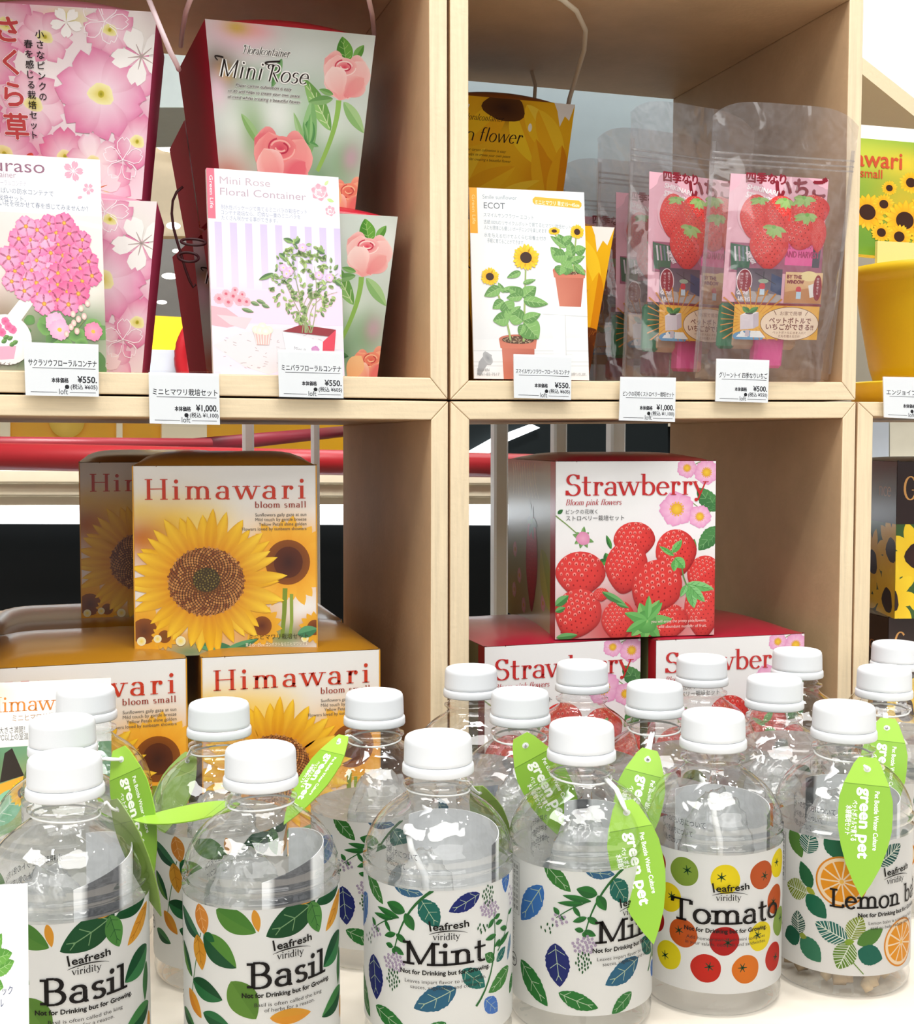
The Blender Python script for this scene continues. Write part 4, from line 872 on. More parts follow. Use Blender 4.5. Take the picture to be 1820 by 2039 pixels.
def art_sakura_card():
    A = Art(272, 428, '#f0eff0'); A.text('Sakuraso', 158, 34, 26, '#8a5a72', 'r', width=168); A.text('Floral Container', 100, 46, 12, '#a98a9c', 'r', width=108); A.text('サクラソウ フローラルコンテナ', 120, 61, 8.5, '#b9b4c4', 'r', width=108)
    for i, t in enumerate(('かわいさいっぱいの防水コンテナで', '育てるサクラソウの栽培セット。', '春に愛らしい花を咲かせて春を感じてみませんか？')): A.text(t, (174, 118, 244)[i], 78 + 13.5 * i, 8.5, '#62708c', 'r', width=(170, 150, 232)[i], rot=1.2)
    A.sakura(216, 26, 21, '#f0a0b4', 70, '#fff'); A.sakura(246, 60, 12, '#f0a0b4', 20, '#fff'); A.ell(228, 78, 5, 3, '#f0a0b4', rot=-20)
    A.blobs(0, 114, 272, 428, 30, 34, '#f3dcd8', [(60, 160, 80, 50, '#f4d5cf', .8), (200, 330, 150, 80, '#4d7d34', 1), (140, 400, 160, 60, '#3c6a2c', 1), (60, 330, 50, 60, '#8a6a4a', .8), (230, 260, 60, 50, '#e9e4da', .8), (40, 390, 60, 40, '#4a5a30', .8)])
    A.stroke([(130, 150), (190, 124), (272, 136)], 9, '#fbf4f2')
    A.poly([(60, 330), (110, 270), (130, 285), (84, 345)], '#f4eeea'); r_ = random.Random(2)
    for i in range(26): x, y = r_.uniform(90, 270), r_.uniform(320, 428); A.ell(x, y, r_.uniform(10, 26), r_.uniform(9, 20), mix('#5f9a42', '#3a6a28', r_.random()), mix('#7fb45a', '#2f5a24', r_.random()), n=16, wob=.08, seed=i)
    for i in range(46):
        g = i * 2.4; k = math.sqrt((i + .5) / 46); x = 162 + 92 * k * math.cos(g); y = 212 + 88 * k * math.sin(g); c = mix('#ee6fa8', '#f2a4c8', r_.random()) if x < 170 else mix('#e0528c', '#ee80b0', r_.random())
        R = r_.uniform(19, 25)
        for q in range(5): A.petal(x, y, q * 72 + i * 31, R, R * 1.0, mix(c, '#fff', .15), c, .15, .66, edge='#d9548c'); A.L -= 1
        A.up(); A.ell(x, y, R * .2, R * .2, '#e8c43a', '#c9742a', n=10)
    for x, y in ((168, 330), (176, 344)): A.flower(x, y, 22, 5, 22, '#f6cade', '#f2a8cc', '#e8c43a', .2)
    A.curve((210, 345), (222, 330), (232, 320), 2, 2, '#7a8a4a')
    for x, y in ((205, 312), (216, 322), (228, 316), (200, 338), (212, 346), (190, 352), (206, 330), (222, 300), (236, 290)): A.ell(x, y, 5.5, 7, '#f4ecd8', '#d9a8a4', n=12)
    A.flower(246, 346, 20, 5, 20, '#f0a4bc', '#ec7ca4', '#e8b83a', .2)
    A.ell(66, 366, 52, 50, '#f7f5f3', '#efece8', n=36); A.poly([(44, 380), (86, 378), (80, 404), (52, 406)], '#e7a8c0'); 
    for x, y in ((56, 372), (68, 366), (78, 374), (60, 364), (72, 378)): A.leaf(x, y, x + 12, y - 6, 9, '#4d7a34', '#6a9a48')
    for x, y in ((50, 340), (66, 330), (80, 346), (58, 352), (72, 340)): A.flower(x, y, 9, 5, 9, '#d94a80', '#e87aa8')
    A.text('※写真はイメージ', 92, 418, 7, '#6a5a54', 'r', width=70)
    return A
def art_farhima():
    A = Art(220, 250, '#fdfdf6'); A.blobs(0, 26, 220, 250, 30, 32, '#7fa83a', [(60, 60, 90, 40, '#c9d24a', .9), (150, 70, 60, 30, '#e8c83a', .8), (60, 220, 120, 40, '#6a9a34', .9), (150, 140, 60, 50, '#d9b42a', .7)]); r_ = random.Random(9)
    for x, y, R in ((160, 104, 22), (196, 80, 20), (120, 118, 15), (40, 120, 14), (80, 168, 36), (110, 150, 20), (150, 178, 40), (140, 210, 24), (205, 150, 44), (20, 180, 26), (190, 210, 30), (106, 205, 20)): A.sunflower(x, y, R, R * .42, 20, '#e89a10', '#f8c41c', '#fbd43a', '#3a1c0a', 0, wide=1.3)
    A.text('Himawari', 142, 80, 32, '#c8502c', 'r', width=152, bold=.02); A.text('bloom small', 106, 101, 17, '#c8502c', 'r', width=100, bold=.015)
    return A
def art_darkfront(w):
    A = Art(w, 116); A.blobs(0, 0, w, 50, 10, 10, '#3c2a2a', [(w * .3, 40, 40, 20, '#7a4438', .8)]); A.rect(0, 46, w, 116, '#3a5a2c')
    r_ = random.Random(int(w))
    for x, y in ((18, 70), (56, 78), (40, 108), (92, 66), (86, 104), (-6, 102), (120, 90)):
        for i in range(10): A.petal(x, y, i * 36 + r_.uniform(-5, 5), 27, 11, '#e8b818', '#f4d22c', 0, .55)
        A.ell(x, y, 9, 10, '#3a1a10', '#2a100a', n=18, wob=.1)
    A.rect(0, 0, w, 46, '#2c1a18')
    if w > 120: A.pen('G', 6, 28, 17, '#d8a05a', .12, .04, .06, .03)
    else: A.pen('nce', w * .66, 26, 11, '#b47a50', .1, .04, 0, width=24)
    return A
def art_pouch():
    A = Art(240, 380); M = '#8c1a2c'
    A.rect(0, 6, 232, 352, '#efb9c8'); A.ell(60, 110, 40, 60, '#f2c4d0', n=24)
    A.rect(10, 190, 232, 270, '#a8607a'); A.poly([(10, 192), (60, 200), (54, 270), (14, 262)], '#3f6a50'); 
    for k in range(8): A.stroke([(20 + 9 * k, 200), (24 + 9 * k, 240)], 4, ('#d8d0d8', '#b48aa0', '#6a7a88')[k % 3], lift=False)
    A.up(); A.rect(138, 184, 206, 246, '#ec5ea0'); A.poly([(206, 190), (226, 190), (224, 250), (206, 250)], '#4a4650')
    A.text('LET GROW', 140, 200, 9, '#a8286a', width=62); A.text('AND HARVEST', 138, 224, 17, '#b01a5e', width=84, bold=.04)
    A.text('四季なり', 36, 26, 22, M, width=92, bold=.05); A.text('いちご', 108, 62, 42, M, width=124, rot=-4, bold=.055)
    A.text('SHIKINARI', 38, 44, 13, '#fbeff2', width=72, rot=12, bold=.05); A.text('STRAWBERRY', 36, 66, 15, '#fbeff2', width=90, rot=14, bold=.05)
    for x, y, rx, ry, ro, sd in ((60, 118, 34, 60, 4, 1), (120, 110, 40, 52, 0, 2), (196, 96, 46, 44, -20, 3), (176, 150, 48, 54, 10, 4), (98, 196, 46, 64, 0, 5), (216, 160, 20, 48, 0, 6)):
        A.strawberry(x, y, rx, ry, ro, '#ea4a44', '#c8242a', '#f9b0a4', sd)
        if sd != 6: A.calyx(x + (8 if sd != 3 else -22), y - ry * .82, rx * .72, 20, '#a9c87a', '#7aa050', 6, sd, 180)
    A.text('GROW LIGHT', 44, 216, 10, '#f4e4ea', width=36, rot=62, bold=.06)
    A.rect(28, 258, 134, 350, '#5a4a58', '#8a7c88'); A.poly([(28, 350), (60, 320), (134, 330), (134, 350)], '#b9b0ae'); A.poly([(108, 270), (134, 282), (134, 330), (108, 318)], '#3e4a70'); A.line(70, 270, 120, 300, 2, '#3a3038'); A.line(90, 266, 90, 300, 2, '#332a30'); A.poly([(72, 322), (96, 318), (106, 330), (80, 336)], '#b08a60'); A.ell(88, 306, 7, 10, '#d83a48', n=10); A.rect(83, 314, 94, 330, '#cfe4f2'); A.ell(90, 292, 12, 6, '#a8b8a0')
    A.rect(142, 264, 236, 350, '#f2cf9c', '#d8945a'); A.poly([(142, 320), (236, 300), (236, 350), (142, 350)], '#c98a54'); A.ell(200, 274, 22, 14, '#f8e4a8'); A.ell(176, 312, 7, 9, '#d83a48', n=10); A.rect(171, 318, 183, 338, '#bfdcf0'); A.poly([(200, 300), (218, 292), (222, 330), (206, 334)], '#f4f0ec')
    A.text('BY THE', 146, 282, 10, M, width=36, bold=.06); A.text('WINDOW', 146, 296, 10, M, width=42, bold=.06)
    A.ell(46, 294, 18, 34, '#f4e0e4', n=24); A.ell(46, 294, 16, 32, '#96182c', n=24); A.column('栽培ライトを', 51, 276, 8, 5, '#f6dfe2'); A.column('使って育てる', 40, 278, 8, 5, '#f6dfe2')
    A.ell(224, 306, 11, 36, '#96182c', n=20); A.column('窓際で育てる', 224, 284, 8, 5, '#f6dfe2')
    A.text('GLOW', 30, 330, 10, '#f2e6ea', width=26, bold=.05, rot=4); A.text('LIGHT', 34, 346, 10, '#f2e6ea', width=30, bold=.05, rot=4)
    A.rect(26, 352, 238, 358, '#8c1a2c'); A.L += 1
    A.rect(28, 358, 234, 452, '#f0b234')
    for k in range(26): g = k * 360 / 26; A.stroke([(70 + 30 * math.cos(rad(g)), 400 + 26 * math.sin(rad(g))), (70 + 90 * math.cos(rad(g)), 400 + 90 * math.sin(rad(g)))], [1, 4], '#d98a1c', lift=False)
    A.up(); A.ell(64, 446, 36, 16, '#7ab2d8', '#5a92c0', n=24); A.poly([(36, 448), (48, 430), (90, 430), (104, 448)], '#f6f6f4'); A.poly([(42, 388), (72, 384), (74, 424), (44, 428)], '#e6dbe2'); A.poly([(72, 384), (84, 378), (86, 416), (74, 424)], '#cdbfca'); A.poly([(42, 388), (56, 378), (84, 378), (72, 384)], '#f6f0f2'); A.rect(56, 428, 66, 446, '#d2c4ce'); A.ell(62, 382, 9, 3, '#4a3c44')
    A.leaf(62, 380, 46, 364, 14, '#3e7a3c', '#5a9a50'); A.leaf(62, 380, 82, 364, 14, '#3e7a3c', '#5a9a50')
    A.ell(162, 408, 73, 47, '#8a5a3a', n=40); A.ell(162, 408, 71.5, 45.5, '#fae2c6', n=40)
    A.text('お家で簡単', 162, 384, 9, '#7a3422', 'c', width=54); A.text('ペットボトルで', 162, 406, 13, '#7a2418', 'c', width=104, bold=.03); A.text('いちごができる!!', 162, 424, 13, '#7a2418', 'c', width=118, bold=.03); A.text('ペットボトルに水を入れて', 162, 436, 6, '#8a4a34', 'c', width=84); A.text('たねを植えるだけ!', 162, 446, 6, '#8a4a34', 'c', width=54)
    A.line(120, 372, 126, 384, 1.4, '#7a3422'); A.line(204, 372, 198, 384, 1.4, '#7a3422')
    A.h = 455; A.clip = (0, 0, 240, 455)
    return A
# ------------------------------------------------------------------ bottle labels (millimetres; x = 105 is the middle of the lettering)
RB = 33.4
def conv(x0, xc, hw, ys, e, k, ut):
    def f(x, y):
        s = max(-.985, min(.985, (x - xc) / hw)); ph = math.asin(s)
        return 105 + RB * ph - ut, (y - ys - e * math.cos(ph)) / k
    return f
def lf(A, f, k, x0, y0, x1, y1, w, *a, **kw):
    p = f(x0, y0); q = f(x1, y1)
    if math.hypot(p[0] - q[0], p[1] - q[1]) > .3: A.leaf(p[0], p[1], q[0], q[1], w / k, *a, **kw)
def brand(A, name, width, cap, l1, l2, w1, w2, T=.17, align=105):
    A.stroke([(97.7, 13.0), (98.4, 17.3)], .75, '#17120f'); A.text('eafresh', 99.4, 16.9, 3.0, '#17120f', width=15.4, rot=-3, bold=.035)
    A.stroke([(97.6 + i * 1.65, 18.7 - 1.5 * math.sin(PI * i / 10) ** .8) for i in range(11)], [.15, .3, .4, .5, .5, .5, .45, .4, .3, .2, .1], '#17120f')
    A.pen('viridity', 105, 21.0, 2.9, '#1f1a18', .13, .05, .07, .05, align='c', width=11.4)
    A.pen(name, align, 32.2, cap, '#120c0d', T, .09, .13, .1, align='c', width=width)
    A.text('Not for Drinking but for Growing.', 105, 36.2, 1.9, '#1d1816', 'c', width=40, bold=.05)
    A.text(l1, 105, 40.0, 1.55, '#3c3836', 'c', width=w1); A.text(l2, 105, 42.4, 1.55, '#3c3836', 'c', width=w2)
def backtext(A):
    for x in (38, 176):
        A.stroke([(x, 2), (x + 9, 2), (x + 9, 26), (x, 26)], .22, '#444', True)
        for j in range(3): A.column('栽培方法の説明書'[:8], x + 2 + 2.6 * j, 5, 2.7, 1.5, '#444')
        A.stroke([(x + 4 + 3 * math.cos(g), 48 + 3 * math.sin(g)) for g in [q * .42 for q in range(15)]], .5, '#333', True); A.text('PET', x + 4, 48.8, 1.6, '#333', 'c', bold=.05)
        A.column('ご注意ください', x + 4, 30, 2.2, 1.3, '#555')
def lab_mint():
    A = Art(210, 65, '#f0f0ee'); k = 20.5; f = conv(0, 924, 647, 885, 130, k, 3.4); g = conv(0, 702, 609, 680, 145, 19.6, 25.5); V = '#c3d8b8'
    def sprig(f, p, leaves, k):
        q = [f(*z) for z in p[0]]; A.curve(*q, *p[1], '#2c6b34')
        for a in leaves: lf(A, f, k, *a, '#2f7a36', '#2a6b34')
    for x, y in ((14, 10), (26, 34), (12, 50), (196, 14), (204, 44), (188, 52)): A.leaf(x, y, x + 8, y + 12, 9, '#2f6f86', None, V, .14)
    for a, c in (((330, 890, 465, 1165, 150), '#3d8038'), ((560, 985, 800, 1050, 110), '#3a6a8e'), ((780, 1090, 925, 1335, 190), '#1f6e62'), ((1265, 1055, 1008, 1200, 150), '#1b2a76'), ((1500, 850, 1490, 1095, 150), '#4676bf'),
                 ((1120, 1720, 1310, 1900, 165), '#22756c'), ((1070, 1880, 720, 2060, 210), '#2f6988'), ((1520, 1780, 1340, 1960, 160), '#478a40'), ((1540, 1490, 1510, 1720, 70), '#5f86a8'), ((1410, 1695, 1490, 1585, 95), '#23706a'), ((1390, 1680, 1310, 1605, 95), '#377c3a'), ((1560, 1870, 1530, 2039, 120), '#377c3a'), ((1310, 2010, 1420, 2150, 150), '#4a7ac4')):
        lf(A, f, k, *a, c, None, V, .12, 9, nv=3)
    for a, c in (((395, 970, 215, 1310, 215), '#3f78bb'), ((500, 1468, 540, 1852, 225), '#202c74'), ((215, 1668, 442, 2039, 200), '#2f7d38'), ((530, 1905, 850, 2025, 150), '#2f7d38'), ((1120, 1900, 960, 2080, 130), '#377f3e')):
        lf(A, g, 19.6, *a, c, None, V, .12, 9, nv=3)
    sprig(f, (((880, 1010), (620, 1180), (553, 1600)), (1.4, .45)), ((650, 1210, 500, 1140, 110), (650, 1220, 722, 1368, 95), (600, 1265, 418, 1192, 60), (550, 1285, 390, 1258, 50), (480, 1300, 527, 1402, 45), (572, 1410, 478, 1442, 52), (575, 1412, 662, 1484, 62), (553, 1530, 640, 1590, 60), (550, 1530, 490, 1510, 50), (550, 1540, 560, 1600, 40)), k)
    sprig(f, (((600, 1262), (480, 1290), (385, 1400)), (.7, .35)), ((400, 1370, 372, 1300, 50), (395, 1380, 430, 1420, 40)), k)
    sprig(f, (((1235, 2060), (1430, 1740), (1385, 1240)), (1.1, .4)), ((1405, 1450, 1312, 1478, 52), (1415, 1560, 1520, 1460, 60), (1400, 1350, 1460, 1335, 46), (1385, 1300, 1335, 1380, 50), (1390, 1300, 1440, 1270, 46), (1440, 1500, 1390, 1560, 40)), k)
    sprig(f, (((1420, 1600), (1500, 1440), (1520, 1260)), (.6, .3)), ((1500, 1420, 1440, 1400, 50), (1515, 1300, 1550, 1260, 36)), k)
    r_ = random.Random(6)
    for cx, cy, sx, sy, n, kind in ((560, 1665, 85, 85, 26, 0), (1350, 1205, 80, 80, 26, 0), (400, 1420, 45, 60, 9, 0), (1540, 1130, 25, 90, 8, 0), (548, 1820, 55, 100, 22, 1), (1335, 1080, 50, 95, 20, 1), (345, 1500, 30, 60, 6, 1), (1290, 1370, 50, 40, 8, 1)):
        for i in range(n):
            a = i * 2.4; q = math.sqrt((i + .5) / n); x, y = f(cx + sx * q * math.cos(a), cy + sy * q * math.sin(a))
            if kind == 0:
                for j in range(5): A.ell(x + .42 * math.cos(j * 1.257), y + .42 * math.sin(j * 1.257), .36, .36, '#b3a3bb', n=7); A.L -= 1
            else: A.leaf(x, y - .8, x + r_.uniform(-.5, .5), y + .8, .75, '#23562c'); A.L -= 1
        A.up()
    backtext(A); brand(A, 'Mint', 37, 10, 'Leaves impart flavor to iced drinks,', 'sauces, vegetables and culinary.', 36, 31); return A
def lab_basil():
    A = Art(210, 65, '#f0f0ee'); k = 20.3; f = conv(0, 953, 668, 950, 195, k, 11.7); V = '#86b07c'; D = '#17542e'; O = '#dc9d33'
    for x, y, c in ((8, 6, D), (20, 30, '#5a8f3a'), (6, 48, O), (178, 30, D), (190, 46, '#3f7d44'), (30, 52, D), (196, 10, O)): A.leaf(x, y, x + 9, y + 11, 9, c, mix(c, '#7fae5a', .5), V)
    q = [f(*z) for z in ((455, 1330), (400, 1620), (370, 1900))]; A.curve(*q, .5, .5, '#3f7a3c')
    for a, c, c2, v in (((290, 1110, 460, 1400, 140), '#27583f', '#3f7a54', None), ((440, 1080, 490, 1345, 165), '#d58a36', '#d99240', '#f0c88c'), ((585, 1130, 905, 1335, 200), '#598d38', '#4f8634', None), ((890, 1140, 925, 1330, 70), O, O, None),
        ((1390, 1100, 985, 1372, 260), D, '#145029', V), ((1605, 950, 1390, 1140, 170), '#1a5a34', D, None), ((1235, 1105, 1385, 1080, 60), O, O, None), ((1355, 1110, 1420, 1380, 165), '#4d8c3f', '#579646', '#1f5a2c'), ((1610, 1040, 1478, 1385, 150), '#dea033', '#e2a83c', '#b8761c'),
        ((425, 1345, 465, 1648, 165), '#dda236', '#d6982e', '#b07420'), ((480, 1340, 745, 1625, 230), '#1d5833', '#5a913a', None), ((490, 1330, 570, 1400, 80), '#1f6a38', '#1f6a38', None), ((300, 1410, 378, 1715, 130), '#5a8f3a', '#1f5a34', None),
        ((385, 1735, 630, 1895, 180), '#2c7442', '#17502c', None), ((700, 1735, 900, 2060, 260), '#67923a', '#5f8a34', None), ((350, 1815, 455, 2060, 130), '#d9902c', O, None), ((300, 2000, 400, 2150, 120), D, '#3f7d44', None), ((470, 2010, 690, 2120, 130), '#1f5c34', '#2c7442', None),
        ((1605, 1410, 1455, 1690, 230), '#145430', '#3d8650', None), ((1600, 1550, 1590, 1890, 110), '#3d7b43', '#2f6c3a', None), ((1620, 1910, 1440, 2120, 190), '#458a4a', '#14562f', None), ((1010, 2060, 1345, 2050, 130), '#e09c30', '#dca033', None), ((1640, 1990, 1660, 2200, 90), O, O, None)):
        lf(A, f, k, *a, c, c2, v, nv=3)
    lf(A, f, k, 290, 1110, 320, 1200, 50, D, '#3f7a54')
    backtext(A); brand(A, 'Basil', 35, 10.4, 'Basil is often called the king', 'of herbs for a reason.', 30, 22); return A
def lab_tomato():
    A = Art(210, 65, '#f1f1f0'); k = 19.6; f = conv(0, 596, 604, 555, 108, k, 7.9); r_ = random.Random(1)
    L = [(130, 790, '#b5421e'), (370, 840, '#8aa640'), (712, 880, '#f0dc1f'), (1012, 845, '#c75c26'), (1150, 760, '#f0dc1f'), (245, 1100, '#f0da20'), (1128, 1090, '#c75c26'), (120, 1330, '#b01618'), (365, 1410, '#cc5e1e'), (708, 1447, '#b81618'), (1005, 1410, '#eedb22'), (1165, 1310, '#8fac4c'), (245, 1640, '#ecdd1d'), (558, 1708, '#cb2616'), (888, 1706, '#df7c1e'), (1120, 1625, '#c52a1e')]
    P = [(*f(x, y), c) for x, y, c in L]
    cs = ['#c75c26', '#f0dc1f', '#b81618', '#8aa640', '#df7c1e']
    for i in range(5):
        for j in range(4):
            for u in (8, 178): P.append((u + 15.5 * (i % 3) + 7 * (j % 2), 9 + 15 * j, cs[(i + 2 * j) % 5]))
    for i, (x, y, c) in enumerate(P):
        if y > 62: continue
        A.ell(x, y, 6.9, 6.8, c, mix(c, '#5a2a10', .08), n=40, wob=.018, seed=i); sx = x + (1.6 if i % 2 else -1.9); sy = y + (-.9 if i % 3 else .7)
        for q in range(6): g = q * PI / 3 + .3 * i; A.stroke([(sx, sy), (sx + 2.3 * math.cos(g), sy + 2.3 * math.sin(g))], [.75, .25], '#1b4a2c', lift=False)
        A.up()
    backtext(A); brand(A, 'Tomato', 56, 10.2, 'Add homegrown fresh mini tomatoes', 'in your salads, cocktails and sandwiches.', 38, 39, align=106); return A
def slice_(A, x, y, R):
    A.ell(x, y, R, R, '#dd9022', n=48); A.ell(x, y, R * .93, R * .93, '#f7edcf', n=48)
    for i in range(11):
        a = 360 / 11 * i; pts = [(x + R * .1 * math.cos(rad(a)), y + R * .1 * math.sin(rad(a)))] + [(x + R * .8 * math.cos(rad(a + d)), y + R * .8 * math.sin(rad(a + d))) for d in (-14, -9, 0, 9, 14)]
        A.poly(pts, '#e9a31f'); A.L -= 1
    A.up(); A.ell(x, y, R * .09, R * .09, '#f2c860', n=10)
def lab_lemon():
    A = Art(210, 65, '#f1f0ee'); k = 19.8; f = conv(0, 685, 596, 420, 120, k, 28); ST = '#eef2e6'
    for x, y, r in ((150, 30, 0), (178, 14, 0), (20, 40, 0), (196, 46, 0)): slice_(A, x, y, 11)
    for x, y in ((8, 8), (30, 6), (165, 50), (200, 20), (140, 6), (146, 52)): A.leaf(x, y, x + 8, y + 9, 9, '#2a7055', None, None, .08, 12)
    def q(a, c, st=False): lf(A, f, k, *a, c, None, None, .09, 14, stripes=ST if st else None)
    q((260, 480, 360, 750, 170), '#5c893d'); q((400, 700, 430, 470, 200), '#2b6a5e', 1); q((545, 520, 730, 710, 180), '#216a49')
    x, y = f(690, 930); slice_(A, x, y, 12.2); x, y = f(1185, 1500); slice_(A, x, y, 11.8)
    q((975, 745, 1165, 550, 190), '#205c58', 1); q((440, 1035, 350, 785, 140), '#2b6b42'); q((405, 1085, 235, 1035, 210), '#8b9a31', 1); q((400, 1030, 475, 1085, 60), '#a4ac3a'); q((405, 1095, 570, 1300, 180), '#206f51')
    q((340, 1505, 330, 1270, 165), '#3c6058', 1); q((350, 1500, 225, 1560, 190), '#21644a'); q((365, 1515, 530, 1730, 200), '#3d8061'); q((350, 1500, 410, 1520, 60), '#9aa944')
    q((745, 1490, 478, 1350, 205), '#2b7168', 1); q((770, 1475, 855, 1240, 185), '#8b9b37', 1); q((775, 1500, 670, 1770, 215), '#6c9037', 1); q((825, 1515, 1030, 1360, 150), '#5b8b3c'); q((830, 1580, 1030, 1650, 200), '#206e5b'); q((720, 1510, 800, 1490, 60), '#8fae3a')
    p = [f(*z) for z in ((790, 1690), (830, 1740), (880, 1800))]; A.curve(*p, .5, .4, '#6c9037')
    backtext(A); brand(A, 'Lemon balm', 66, 9, 'Lemon balm is a soothing herb', 'said to help reduce anxiety.', 30, 28, .14); return A
# ------------------------------------------------------------------ bottles
def cyl(A, R, z_top, name, mat, parent, step=3.0):
    mb = MB()
    def fn(x, y, d):
        u = x - 105.0; k = math.floor(x / step + 1e-7); a0 = (k * step - 105) / R; a1 = ((k + 1) * step - 105) / R; t = (x - k * step) / step; r = R / 1000 + d
        return Vector((r * (math.sin(a0) * (1 - t) + math.sin(a1) * t), -r * (math.cos(a0) * (1 - t) + math.cos(a1) * t), z_top - y / 1000))
    A.lay(mb, fn, step, 3e-6)
    nr = [Vector((p.x, p.y, 0)).normalized() for p in mb.v]
    return mb.build(name, mat, parent, normals=nr)
PROF = [(0, 3), (14, 2.6), (24, .6), (29, 0), (31.6, .9), (33, 3.4), (33.2, 6), (32.6, 8.6), (33.1, 10.5), (33.1, 12), (33.1, 76.5), (33.6, 77.4), (33.7, 79.2), (31.4, 80.2), (31.3, 81.6), (33.7, 82.6), (33.6, 84.4), (32.0, 85.3), (33.0, 86.4), (32.2, 90), (30.8, 93.5), (29, 96.8), (27, 99.6), (24.5, 102.3), (22, 104.5), (19, 106.6), (16.6, 108.2), (14.6, 109.7), (13.3, 111.2), (12.9, 112.4), (13, 113), (15, 113.3), (15.5, 113.9), (15.3, 115), (13.3, 115.5), (12.6, 117), (12.5, 119.8)]
BANDP = [(12.8, 119.4), (15.8, 119.3), (16.1, 119.9), (16.0, 122.8), (15.6, 123.6), (14.6, 123.8)]
CAPP = [(14.4, 123.8), (15.0, 124.0), (15.35, 124.8), (15.3, 125.6), (15.1, 133), (14.8, 134.6), (14.2, 135.5), (13.2, 136), (12, 135.9), (0, 135.8)]
LABELS = {}
def first_bottle(design, art):
    t = thing('plant_bottle', 'clear bottle', 'bottle', (0, 0, 0))
    if LABELS:
        src = next(iter(LABELS.values()))
        for ch in src.children:
            if ch.name.startswith('printed_label'): continue
            c = ch.copy(); COL.objects.link(c); c.parent = t
            for g in ch.children: d = g.copy(); COL.objects.link(d); d.parent = c
    else:
        m = MB(); m.lathe([(r / 1000, z / 1000) for r, z in PROF], 56, '#ffffff'); m.build('bottle_body', 'clear_pet', t)
        m = MB(); m.lathe([(r / 1000, z / 1000) for r, z in CAPP], 160, '#e4e7ea', ribs=(3, 4, .0002)); sc_ = m.build('screw_cap', 'white_plastic', t)
        m = MB(); m.lathe([(r / 1000, z / 1000) for r, z in BANDP], 96, '#e4e7ea'); m.build('tamper_ring', 'white_plastic', sc_)
    cyl(art(), RB, .077, 'printed_label', 'label_film', t); LABELS[design] = t; t['free'] = 1; return t
for d_, a__ in (('basil', lab_basil), ('mint', lab_mint), ('tomato', lab_tomato), ('lemon', lab_lemon)): first_bottle(d_, a__)
GB = 'hydroponic plant bottles crowded on the table'
BOT = {}
def bottle(key, box, design, phi, label):
    a, b, c, d = box; p = atZ((a + b) / 2, (c + d) / 2 - 2, -.130); p.z = TABLE; rz = -math.atan2(p.x, p.y) + rad(phi); src = LABELS[design]
    if src.get('free'):
        del src['free']; src.location = p + UP; src.rotation_euler = (0, 0, rz); src['label'] = label; src['group'] = GB; r = src
    else: r = dup(src, p, rz, label, GB)
    BOT[key] = (p, r)
bottle('mint', (806, 938.6, 1445, 1483), 'mint', 6, 'clear mint bottle with its whole name in view, middle of the front row')
bottle('basil', (449, 588.4, 1466, 1509), 'basil', 20, 'clear basil bottle standing between the mint bottle and the bottle behind the white notice card')
bottle('basil_edge', (54.3, 203, 1483.6, 1527), 'basil', 12, 'clear basil bottle partly hidden by the white notice card at the picture edge')
bottle('mint2', (1093.7, 1222.3, 1423, 1458.6), 'mint', 43.6, 'clear mint bottle beside the tomato bottle, its name covered by a leaf tag')
bottle('tomato', (1356, 1485, 1403.4, 1437), 'tomato', 13.5, 'clear tomato bottle with round red, yellow and green tomatoes on its label')
bottle('lemon', (1617, 1745, 1387, 1420), 'lemon', 48, 'clear lemon balm bottle with orange slices on its label')
for key, box, des, ph, lab in (
    ('l2', (58.6, 189.5, 1414.6, 1448.7), 'basil', 100, 'clear bottle directly behind the basil bottle with the white notice card'),
    ('l3', (112.5, 229, 1356.5, 1385.5), 'basil', 150, 'clear back-row bottle in front of the yellow box with the orange info card'),
    ('b4', (374.8, 497, 1386, 1412.5), 'basil', 30, 'clear basil bottle in the second row with a lime tag lying across its shoulder'),
    ('m6', (688.6, 802, 1365, 1394), 'mint', 34, 'clear mint bottle in the second row beside the wooden side of the sunflower cube'),
    ('k1', (886.6, 989, 1318.6, 1341), 'mint', 120, 'clear bottle in the back row below the joint of the two lower cubes'),
    ('k2', (979.4, 1092, 1363.7, 1390), 'mint', 150, 'clear second-row bottle with a lime tag at its shoulder beside the tagged mint bottle'),
    ('k3', (1109, 1209.4, 1309.4, 1331), 'mint', 200, 'clear bottle in the back row hiding the middle of a strawberry box title'),
    ('k5', (1247.7, 1360, 1348.6, 1375.7), 'tomato', 120, 'clear bottle in the second row behind the gap between mint and tomato bottles'),
    ('k6', (1346.6, 1448.6, 1297, 1321), 'tomato', 160, 'clear bottle in the back row before the strawberry box by the cube wall'),
    ('k8', (1486, 1599, 1337, 1363), 'tomato', 210, 'clear second-row bottle behind the gap between tomato and lemon balm bottles'),
    ('k9', (1537.7, 1637.7, 1283.7, 1307), 'lemon', 130, 'clear back-row bottle at the corner of the strawberry box by the cube wall'),
    ('k11', (1705.7, 1816.6, 1318, 1344), 'lemon', 160, 'clear bottle in the second row at the picture edge, behind the lemon balm bottle'),
    ('k12', (1734, 1834, 1269.4, 1293), 'lemon', 200, 'clear bottle in the back row at the picture edge below the dark flower box')):
    bottle(key, box, des, ph, lab)
